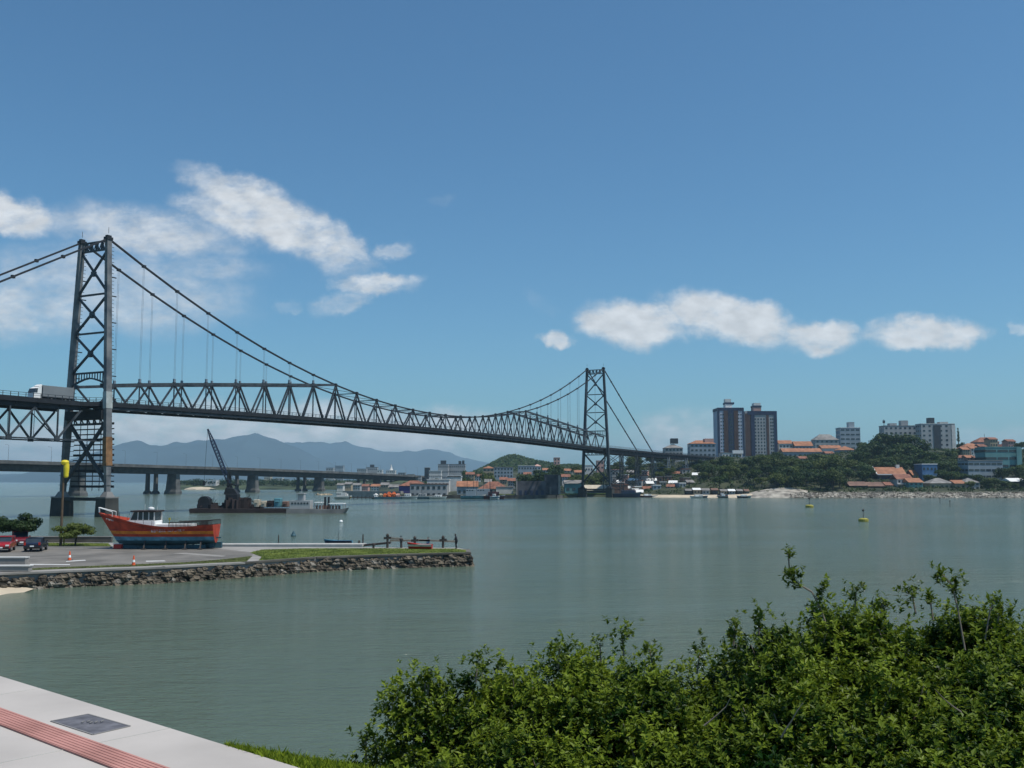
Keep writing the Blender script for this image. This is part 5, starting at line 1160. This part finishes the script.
# ------------------------------------------------------------------ trees on land
T1 = tree_proto('broadleaf_tree', 10, 6.0, 'broad', 1, 'leaf', 900, .62); T2 = tree_proto('broadleaf_tree', 9, 5.2, 'broad', 2, 'leaf', 800, .6)
T3 = tree_proto('broadleaf_tree', 11, 6.5, 'broad', 3, 'leafolive', 950, .62); T4 = tree_proto('broadleaf_tree', 8, 4.6, 'broad', 4, 'leafolive', 700, .55)
T5 = tree_proto('cypress_tree', 13, 1.5, 'column', 6, 'leaf', 500, .45)
rnd = random.Random(33)
p = at(958.5, 442, 830); T5.location = (p.x, p.y, p.z-1); tag(T5, 'slim dark cypress right of the broad grey apartment block', 'tree')
placed = []
def ok(X, Y, r, mind):
    for (fx, fy, fr, fw, fd) in FOOT:
        if abs(X-fx) < fw/2+r*.55 and -(fd/2+26)*0 - fd/2-r*.6 < Y-fy < fd/2+r*.5: return False
    for (a, b_) in placed:
        if (a-X)**2+(b_-Y)**2 < mind**2: return False
    return True
def blocks_view(px, Y, ztop):      # keep crowns from hiding the facades that the photo shows
    for (fx, fy, fr, fw, fd) in FOOT:
        if Y < fy-fd/2:
            q = px_of(fx, fy); hw = fw/2/fy*FPX+3
            if abs(px-q) < hw: return fx, fy
    return None
BASEZ = {}
for o in col.objects:
    if o.type == 'EMPTY' and o.get('category') in ('building','house'): BASEZ[(round(o.location.x,2), round(o.location.y,2))] = o.location.z
def scatter(n, x0, x1, t0, t1, label, group, smin=.7, smax=1.15, mind=5.0, protos=(0,1,2,3), hmul=1., slack=4.2, tries=60):
    cnt = 0
    for _ in range(n*tries):
        if cnt >= n: break
        px = rnd.uniform(x0, x1); t_ = rnd.uniform(t0, t1); D = lerp(D0T, px)+t_; X = (px-512)/FPX*D; s = rnd.uniform(smin, smax); z = G(X, D)
        if not ok(X, D, 5*s, mind): continue
        # road corridor of the bridge stays clear
        sx = (X+109.9)*cos(BA)+(D-256.6)*sin(BA); sy = -(X+109.9)*sin(BA)+(D-256.6)*cos(BA)
        if abs(sy) < 10 and sx < 590 and z+10*s > 22: continue
        bad = False
        for (fx, fy, fr, fw, fd) in FOOT:
            if D < fy-fd/2 and abs(px-px_of(fx, fy)) < fw/2/fy*FPX+3*s:
                bz = BASEZ.get((round(fx,2), round(fy,2)), 0)
                # top of crown against the foot line of that facade
                if CAMZ+(z+9.5*s*hmul-CAMZ)/D*fy > bz+slack: bad = True; break
        if bad: continue
        pr = (T1,T2,T3,T4)[rnd.choice(protos)]
        place_tree(pr, (X, D, z-.3), rnd.uniform(0, 2*pi), (s, s*hmul*rnd.uniform(.85,1.1)), label, 'tree', group); placed.append((X, D)); cnt += 1
    return cnt
g_ = 'trees of the wooded shore bank'
big = []
for (px, yb, D, s) in ((872,470,690,1.5),(884,470,700,1.75),(897,470,705,1.9),(909,470,700,1.75),(920,470,690,1.45),(876,474,660,1.4),(890,474,655,1.5),(904,474,660,1.5),(918,474,650,1.3)):
    X = (px-512)/FPX*D; place_tree(T1 if len(big)%2 else T2, (X, D, G(X, D)-2), rnd.uniform(0,6), (s*1.1, s*(1.0)), 'big dark rounded tree crowning the slope above the orange-roofed beach houses', 'tree', 'big dark trees on the knoll'); placed.append((X, D)); big.append(1)
c1 = scatter(50, 692, 792, 24, 190, 'green tree on the slope below the twin towers', g_, .6, 1.0, 5.0)
c2 = scatter(50, 770, 872, 12, 190, 'dark tree on the bank above the sand and rock shore', g_, .8, 1.25, 5.5, (0,1,0,2))
c3 = scatter(44, 858, 968, 10, 175, 'dark tree among the houses of the right bank', g_, .7, 1.15, 5.5, (0,1,0,3))
c4 = scatter(28, 950, 1050, 12, 150, 'bushy tree below the teal office building', g_, .7, 1.15, 5.5, (0,2,3))
c5 = scatter(16, 745, 860, 195, 260, 'tree in front of the row houses on the hilltop', g_, .6, .9, 6)
c6 = scatter(30, 612, 700, 50, 230, 'tree on the slope under the mainland approach', g_, .6, 1.0, 6, (2,3,0))
c7 = scatter(20, 563, 640, 60, 300, 'bright green tree on the low ground around the far tower', 'trees behind the boatyard', .7, 1.1, 7, (2,3,2), slack=3)
c8 = scatter(34, 464, 566, 60, 330, 'dark tree between the quay sheds and the hill foot houses', 'trees behind the boatyard', .8, 1.3, 7, (0,1,0,2), slack=2.5)
c9 = scatter(14, 400, 470, 90, 420, 'tree among the low buildings at the road bridge end', 'trees behind the boatyard', .7, 1.0, 8, (0,1))
c10 = scatter(14, 915, 1040, 190, 290, 'tree beside the skyline houses on the right', g_, .6, .9, 6, (0,1,3))
for (px, t_, s_) in ((968,30,.8),(975,46,.9),(985,24,.75),(992,40,1.0),(1000,28,.9),(1006,48,1.1),(1014,60,1.2),(1020,36,.9),(1030,50,1.1),(1010,22,.7),(955,60,.9),(947,75,1.0),(940,70,.9),(960,85,1.0),(868,34,.9),(860,28,.9),(848,30,1.0),(905,52,.8),(927,52,.7),(845,60,1.1),(835,48,1.0)):
    D = lerp(D0T, px)+t_; X = (px-512)/FPX*D
    if any(abs(X-fx) < fw/2+2 and abs(D-fy) < fd/2+2 for (fx, fy, fr, fw, fd) in FOOT): continue
    place_tree((T1,T2,T4)[int(px)%3], (X, D, G(X, D)-.6), rnd.uniform(0,6), (s_, s_*.85), 'x', 'tree', g_)
print('trees', c1, c2, c3, c4, c5, c6, c7, c8, c9, c10)
m = MB(); m.tone = []; rnd = random.Random(3)
def cards(m, X, D, z, rx, rz, n, size):
    tn = rnd.uniform(0, .6)
    for i in range(n):
        a = rnd.uniform(0, 2*pi); u = rnd.uniform(-1, 1); q = math.sqrt(1-u*u); rr = rnd.random()**.4
        nn = Vector((q*cos(a)+rnd.uniform(-.7,.7), q*sin(a)+rnd.uniform(-.7,.7), u+rnd.uniform(-.3,1))).normalized(); t_ = nn.orthogonal().normalized(); b_ = nn.cross(t_); s_ = size*rnd.uniform(.6,1.3)
        p = Vector((X+rx*rr*q*cos(a), D+rx*rr*q*sin(a), z+rz*rr*u)); m.add([p-t_*s_, p-b_*s_*.6, p+t_*s_, p+b_*s_*.6], [(0,1,2,3)]); m.tone.append(min(1, tn+rnd.uniform(0,.4)))
for i in range(150):
    px = rnd.uniform(172, 395); D = 1095+rnd.uniform(0, 90); e = min(1, .35+(px-170)/40); cards(m, (px-512)/FPX*D, D, 5+rnd.uniform(0,3)*e, 7*e, 4.5*e, 90, 1.0)
o = m.build('far_wood', 'leaf'); o['kind'] = 'stuff'; tag(o, 'low wood along the distant shore behind the road bridge piers', 'wood')
m = MB(); m.tone = []
for i in range(3400):
    px = rnd.uniform(560, 1090); t0 = 9 if px > 690 else (14 if px > 640 else 40)
    if px < 640 and rnd.random() < .4: continue
    t_ = rnd.uniform(t0, 240); D = lerp(D0T, px)+t_; X = (px-512)/FPX*D
    if any(abs(X-fx) < fw/2+1.8 and -fd/2-2.2 < D-fy < fd/2+1.5 for (fx, fy, fr, fw, fd) in FOOT): continue
    cards(m, X, D, G(X, D)+.6, rnd.uniform(1.5,3.2), rnd.uniform(.8,1.9), 14, .6)
o = m.build('undergrowth', 'leaf'); o['kind'] = 'stuff'; tag(o, 'dense low scrub covering the slopes of the right bank', 'undergrowth')
def relabel():
    lm = []
    for o in list(col.objects):
        if o.get('category') in ('building','house') and o.parent is None and 'city' not in o.name:
            lm.append((512+o.location.x/o.location.y*FPX, 481-(o.location.z+4-CAMZ)/o.location.y*FPX, o['label']))
    grp = {}
    for o in list(col.objects):
        if o.get('category') == 'tree' and o.get('group') and 'broadleaf' in o.name:
            px = 512+o.location.x/o.location.y*FPX; py = 481-(o.location.z+4-CAMZ)/o.location.y*FPX
            q = min(lm, key=lambda a: (a[0]-px)**2+(a[1]-py)**2*2.5)
            if o['group'].startswith('trees on the far'): key = ('tree of the far wooded headland behind the road bridge', '')
            else:
                dx, dy = px-q[0], py-q[1]
                side = ('right of' if dx > 0 else 'left of') if abs(dx) > abs(dy)*1.3 else ('below' if dy > 0 else 'above')
                lab = ' '.join(q[2].split()[:8])
                while lab.split()[-1] in ('with','of','the','a','on','and','in','beside','at','under','below','behind','to'): lab = ' '.join(lab.split()[:-1])
                key = ('tree '+side+' the', lab)
            grp.setdefault(key, []).append((px, o))
    def ordn(i): return (ORD+['twenty-first','twenty-second','twenty-third','twenty-fourth','twenty-fifth','twenty-sixth','twenty-seventh','twenty-eighth','twenty-ninth','thirtieth','thirty-first','thirty-second','thirty-third','thirty-fourth'])[i]
    for (a, b), l in grp.items():
        l.sort(key=lambda z: z[0])
        for i, (px, o) in enumerate(l):
            o['label'] = (a+' '+b).strip() if len(l) == 1 else (ordn(i)+' '+(a+' '+b).strip()+(', counted from left'))
            w_ = o['label'].split()
            if len(w_) > 16: o['label'] = ' '.join(w_[:16])
relabel()
# forest skin of the round hill: many crowns nobody could count
m = MB(); m.tone = []; rnd = random.Random(2)
for k in range(9000):
    px = rnd.uniform(474, 585); D = rnd.uniform(1180, 1480); X = (px-512)/FPX*D; z = G(X, D)
    if z < 17: continue
    r = rnd.uniform(1.2,2.8); nn = Vector((rnd.uniform(-1,1), rnd.uniform(-1,.2), rnd.uniform(.2,1))).normalized(); t_ = nn.orthogonal().normalized(); b_ = nn.cross(t_)
    p = Vector((X, D, z+rnd.uniform(.5,5))); m.add([p-t_*r, p-b_*r*.7, p+t_*r, p+b_*r*.7], [(0,1,2,3)]); m.tone.append(rnd.random())
o = m.build('hill_forest', 'leaf'); o['kind'] = 'stuff'; tag(o, 'dark forest covering the round hill left of the far tower', 'forest')

# ------------------------------------------------------------------ foreground promenade
PVZ = 7.4
def F(px, py): return gr(px, py, PVZ)
e0, e1 = F(0, 676), F(300, 768); ed = (e1-e0).normalized(); en = Vector((-ed.y, ed.x, 0))    # points outwards to the water
if en.y < 0: en = -en
A = e0-ed*14; B_2 = e1+ed*7
pm = MB(); pp = [A, B_2, B_2-en*14, A-en*14]; pm.prism([(p.x, p.y) for p in pp][::-1], PVZ-.25, PVZ); struct(pm.build('promenade_pavement', 'paleconc'))
# expansion joints, tactile paving, cover
js = MB()
for k in range(-6, 9):
    p = e0+ed*(k*1.9+.75); q = p-en*9; js.beam((p.x,p.y,PVZ+.001), (q.x,q.y,PVZ+.001),   .005, .004)
struct(js.build('pavement_joint', 'paleconc2'))
t0a, t1a = F(0, 709), F(170, 768); dT = (t0a-e0).dot(-en); t0b = F(0, 726); dT2 = (t0b-e0).dot(-en)
tc_ = (A-en*(dT+dT2)/2); wT = dT2-dT; print('tactile', dT, dT2)
ts = MB(); a = A-en*dT; b_ = B_2-en*dT; n = 4
ts.prism([(p.x, p.y) for p in (a, a-en*wT, b_-en*wT, b_)], PVZ+.003, PVZ+.012)
for k in range(4):
    for s_off in (.2, .8): pass
tt = MB(); nr = 7
for k in range(nr):
    o0 = wT*(k+.5)/nr; p = a-en*o0; q = b_-en*o0; tt.beam((p.x,p.y,PVZ+.0135), (q.x,q.y,PVZ+.0135), wT/nr*.5, .003)
st = struct(ts.build('tactile_paving', 'tactile')); tt.build('tactile_ribs', 'tactile', st)
cv = [F(51,721.5), F(88,714.5), F(130,726.5), F(93,735)]; cc_ = sum(cv, Vector())/4
m = MB(); m.add([(p.x-cc_.x, p.y-cc_.y, z) for z in (-.002,.003) for p in cv], [(0,1,2,3)[::-1] if False else (0,1,2,3),(7,6,5,4),(0,4,5,1),(1,5,6,2),(2,6,7,3),(3,7,4,0)])
o = m.build('utility_cover', 'iron', None, (cc_.x, cc_.y, PVZ)); tag(o, 'dark square utility cover set in the pale pavement', 'utility cover')
m = MB(); 
for i in range(4): a_, b_ = cv[i]-cc_, cv[(i+1)%4]-cc_; m.beam((a_.x,a_.y,.003), (b_.x,b_.y,.003), .012, .004)
m.build('cover_frame', 'grey_conc', o)
m = MB()
for k in range(5): m.tube((-.06+.03*k, .02*sin(k*2), .011), (-.05+.03*k, .02*sin(k*2)+.025, .014),   .004, n=6)
m.build('cover_handle', 'grey_conc', o)
# embankment below
m = MB()
prof = [(-.02,-.06),(.25,-.35),(1.2,-1.6),(3.5,-4.2),(6,-6.6),(8,-8.4)]
cols_ = [A+ed*(i*1.0) for i in range(24)]
for c in cols_:
    for (d_, z) in prof: p = c+en*d_; m.v.append((p.x+.05*mn.noise(p), p.y, PVZ+z+.1*mn.noise(p*2)))
for i in range(23):
    for j in range(len(prof)-1): m.f.append((i*6+j, (i+1)*6+j, (i+1)*6+j+1, i*6+j+1)); m.m.append(0)
struct(m.build('embankment', 'drygrass', smooth=True))
# grass fringe at pavement corner
gm = MB(); gm.tone = []; rnd = random.Random(8)
ga = F(238,741); gs = (ga-e0).dot(ed)
for k in range(16000):
    s_ = gs+rnd.uniform(0,1)**.8*3.0; d_ = .01+rnd.uniform(.0,.5)*min(1,(s_-gs)*.8+.04); p = e0+ed*s_+en*d_
    z = PVZ-.03-d_*.12; h = rnd.uniform(.02,.055)*(1.5 if rnd.random() < .08 else 1); a_ = rnd.uniform(0,pi); w_ = .005; l = Vector((rnd.uniform(-.6,.6)*h, rnd.uniform(-.6,.6)*h, 0))
    gm.add([(p.x-cos(a_)*w_, p.y-sin(a_)*w_, z), (p.x+cos(a_)*w_, p.y+sin(a_)*w_, z), (p.x+l.x*.4+cos(a_)*w_*.7, p.y+l.y*.4+sin(a_)*w_*.7, z+h*.6), (p.x+l.x, p.y+l.y, z+h)], [(0,1,2),(0,2,3)]); tn = rnd.random(); gm.tone += [tn, tn]
o = gm.build('grass', 'bushleaf'); o['kind'] = 'stuff'; tag(o, 'thin fringe of green grass along the pavement edge', 'grass')
m = MB(); ga2 = e0+ed*(gs-.1); gb = e0+ed*(gs+3.4)
m.prism([(p.x,p.y) for p in (ga2-en*.0+en*.01, gb+en*.01, gb+en*.5, ga2+en*.05)], PVZ-.7, PVZ-.06); struct(m.build('grass_verge', 'drygrass'))

# ------------------------------------------------------------------ foreground bush
OUT = [(344,800),(354,748),(376,708),(398,692),(425,670),(460,662),(505,655),(560,648),(600,645),(622,628),(650,645),(685,655),(720,640),(755,618),(785,606),(830,594),(870,596),(905,606),(935,606),(965,600),(1000,608),(1040,612),(1120,600)]
bu = thing('bush', 'large leafy green bush filling the lower right foreground below the pavement', 'bush', (2.0, 8.0, 5.0))
BO = Vector((2.0, 8.0, 5.0)); rnd = random.Random(17)
fol = MB(); fol.tone = []; tw = MB()
def leaf(p, d, up, L_, w_, tn):
    x = d.cross(up); 
    if x.length < 1e-3: x = d.orthogonal()
    x.normalize(); n_ = x.cross(d)
    fol.add([p, p+d*L_*.45+x*w_+n_*w_*.35, p+d*L_, p+d*L_*.45-x*w_+n_*w_*.35], [(0,1,2),(0,2,3)]); fol.tone.extend((tn, tn))
def rosette(p, ax, tn, sz=1.):
    n = rnd.randint(7, 11); sz *= rnd.uniform(.75, 1.35)
    for k in range(n):
        a = k*2.4+rnd.uniform(-.3,.3); el = rnd.uniform(-.1,1.0)
        o1 = ax.orthogonal().normalized(); o1.rotate(Matrix.Rotation(a, 3, ax)); d = (o1*cos(el)+ax*sin(el)).normalized()
        leaf(p-BO-ax*rnd.uniform(0,.06)*sz, d, ax, rnd.uniform(.028,.052)*sz, rnd.uniform(.008,.0135)*sz, min(1, max(0, tn+rnd.uniform(-.2,.2))))
def ztop(px, D):
    base = lerp(OUT, px)
    return base
lumps = []
for k in range(400):
    D = rnd.uniform(4.9, 9.6); px = rnd.uniform(340, 1110)
    yo = lerp(OUT, px)
    # crown surface falls towards the camera
    zr = CAMZ+ray(px, yo)[1]*8.6
    zt = zr-.26*(8.6-D) if D < 8.6 else zr-.5*(D-8.6)
    zt = min(zt, CAMZ+ray(px, yo)[1]*D)
    X = (px-512)/FPX*D; r = rnd.uniform(.11,.34)
    edge = (px-335)/45
    if edge < 1: r *= max(.45, edge+.35)
    lumps.append((Vector((X, D, zt-r*.85-rnd.choice((-.03,.02,.12,.26,.45)))), r, rnd.uniform(.0,.8)))
for k in range(170):      # inner mass
    D = rnd.uniform(5.2, 9.2); px = rnd.uniform(385, 1110); yo = lerp(OUT, px); zr = CAMZ+ray(px, yo)[1]*8.6; zt = zr-.26*(8.6-D) if D < 8.6 else zr-.5*(D-8.6)
    lumps.append((Vector(((px-512)/FPX*D, D, min(zt, CAMZ+ray(px, yo)[1]*D)-rnd.uniform(.4,.8))), rnd.uniform(.3,.42), rnd.uniform(0,.4)))
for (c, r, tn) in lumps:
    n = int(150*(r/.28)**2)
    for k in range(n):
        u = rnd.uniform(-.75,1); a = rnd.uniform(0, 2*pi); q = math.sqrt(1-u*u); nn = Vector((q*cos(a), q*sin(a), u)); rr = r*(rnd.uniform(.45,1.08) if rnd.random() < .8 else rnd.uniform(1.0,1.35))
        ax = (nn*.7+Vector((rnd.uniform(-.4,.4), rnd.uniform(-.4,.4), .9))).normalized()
        rosette(c+nn*rr, ax, tn+(.3 if rr > r*.98 else (-.1 if rr > r*.8 else -.35))+.2*max(0, u)-.05+.12*(c.x < 1.2))  # shade put into the tone: darker inside clumps, lighter at tips and tops
    for k in range(1):
        a = rnd.uniform(0, 2*pi); e_ = Vector((cos(a)*r*.9, sin(a)*r*.9, r*rnd.uniform(.2,1.0))); p0 = c-BO-Vector((0,0,r)); tw.tube(p0, c-BO+e_*.6, .006, .003, 4)
# long shoots above the outline
def shoot(pts, D, sz=1., dens=1.):
    P_ = [at(px, py, D) for px, py in pts]
    for a_, b_ in zip(P_, P_[1:]): tw.tube(a_-BO, b_-BO, .008, .006, 5)
    return P_
def tuft(px, py, D, r, n, tn=.5):
    c = at(px, py, D)
    for k in range(n):
        v = Vector((rnd.gauss(0,.5), rnd.gauss(0,.5), rnd.gauss(0,.5)))*r; rosette(c+v, (v.normalized()*.5+Vector((0,0,1))).normalized(), tn+rnd.uniform(-.2,.2), .9)
shoot([(832,640),(822,612),(812,592),(795,582)], 8.2); tuft(790,553,8.2,.05,8); tuft(789,568,8.2,.06,12); tuft(793,578,8.2,.055,10); tuft(800,572,8.2,.04,6); shoot([(812,592),(800,585),(790,575),(788,552)], 8.2)
tuft(822,588,8.2,.05,9); tuft(826,578,8.2,.05,7,.7); tuft(819,600,8.2,.06,8)
shoot([(965,650),(958,610),(952,585),(940,572)], 8.0); tuft(940,572,8.0,.06,12); tuft(955,577,8.0,.07,14,.6); tuft(957,592,8.0,.06,12)
shoot([(985,640),(990,610),(996,598)], 8.3); tuft(996,597,8.3,.05,9); tuft(1012,612,8.3,.08,14)
for (px, py, r, n) in ((622,632,.12,26),(856,590,.1,22),(912,590,.11,24),(930,596,.08,14),(882,600,.09,16),(735,625,.1,20),(650,648,.1,16),(560,645,.12,22),(478,658,.12,22),(425,680,.1,18),(430,670,.05,8),(392,695,.1,16),(366,735,.1,20),(1000,606,.1,18),(700,650,.12,20),(600,640,.07,10),(760,612,.09,16)):
    tuft(px, py, 8.4, r, n)
    shoot([(px+rnd.uniform(-4,4), py+24), (px, py+3)], 8.4)
for k in range(3):      # bare grey twigs showing through
    px, py = rnd.uniform(560,1020), rnd.uniform(650,750); D = rnd.uniform(5.2,6.4); p = at(px, py, D)-BO; q = p
    d = Vector((rnd.uniform(-1,1), rnd.uniform(-.3,.3), rnd.uniform(.0,.7))).normalized()
    for j in range(4): q2 = q+d*.06; tw.tube(q, q2, .006-.001*j, .005-.001*j, 5); q = q2; d = (d+Vector((rnd.uniform(-.3,.3),0,rnd.uniform(-.2,.3)))).normalized()
for k in range(14):
    a_ = Vector((rnd.uniform(-.2,3.6), rnd.uniform(-1.2,.8), .9)); tw.tube((a_.x*.5+.8, 0, -1.0), a_, .035, .012, 6)
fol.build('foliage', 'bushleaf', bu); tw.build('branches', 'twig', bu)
print('bush faces', len(fol.f))

# ------------------------------------------------------------------ air
hz = MB(); hz.box2((-13500,-45,-3.5), (13500,14200,440)); ho = hz.build('haze', 'white'); ho['kind'] = 'stuff'; tag(ho, 'thin bluish sea haze softening the far mountains', 'haze')
hm = bpy.data.materials.new('haze'); hm.use_nodes = True; t = hm.node_tree; t.nodes.clear()
v = t.nodes.new('ShaderNodeVolumePrincipled'); v.inputs['Color'].default_value = (.55,.82,1,1); v.inputs['Density'].default_value = .95e-4; v.inputs['Anisotropy'].default_value = .2
oo = t.nodes.new('ShaderNodeOutputMaterial'); t.links.new(v.outputs[0], oo.inputs['Volume']); ho.data.materials[0] = hm
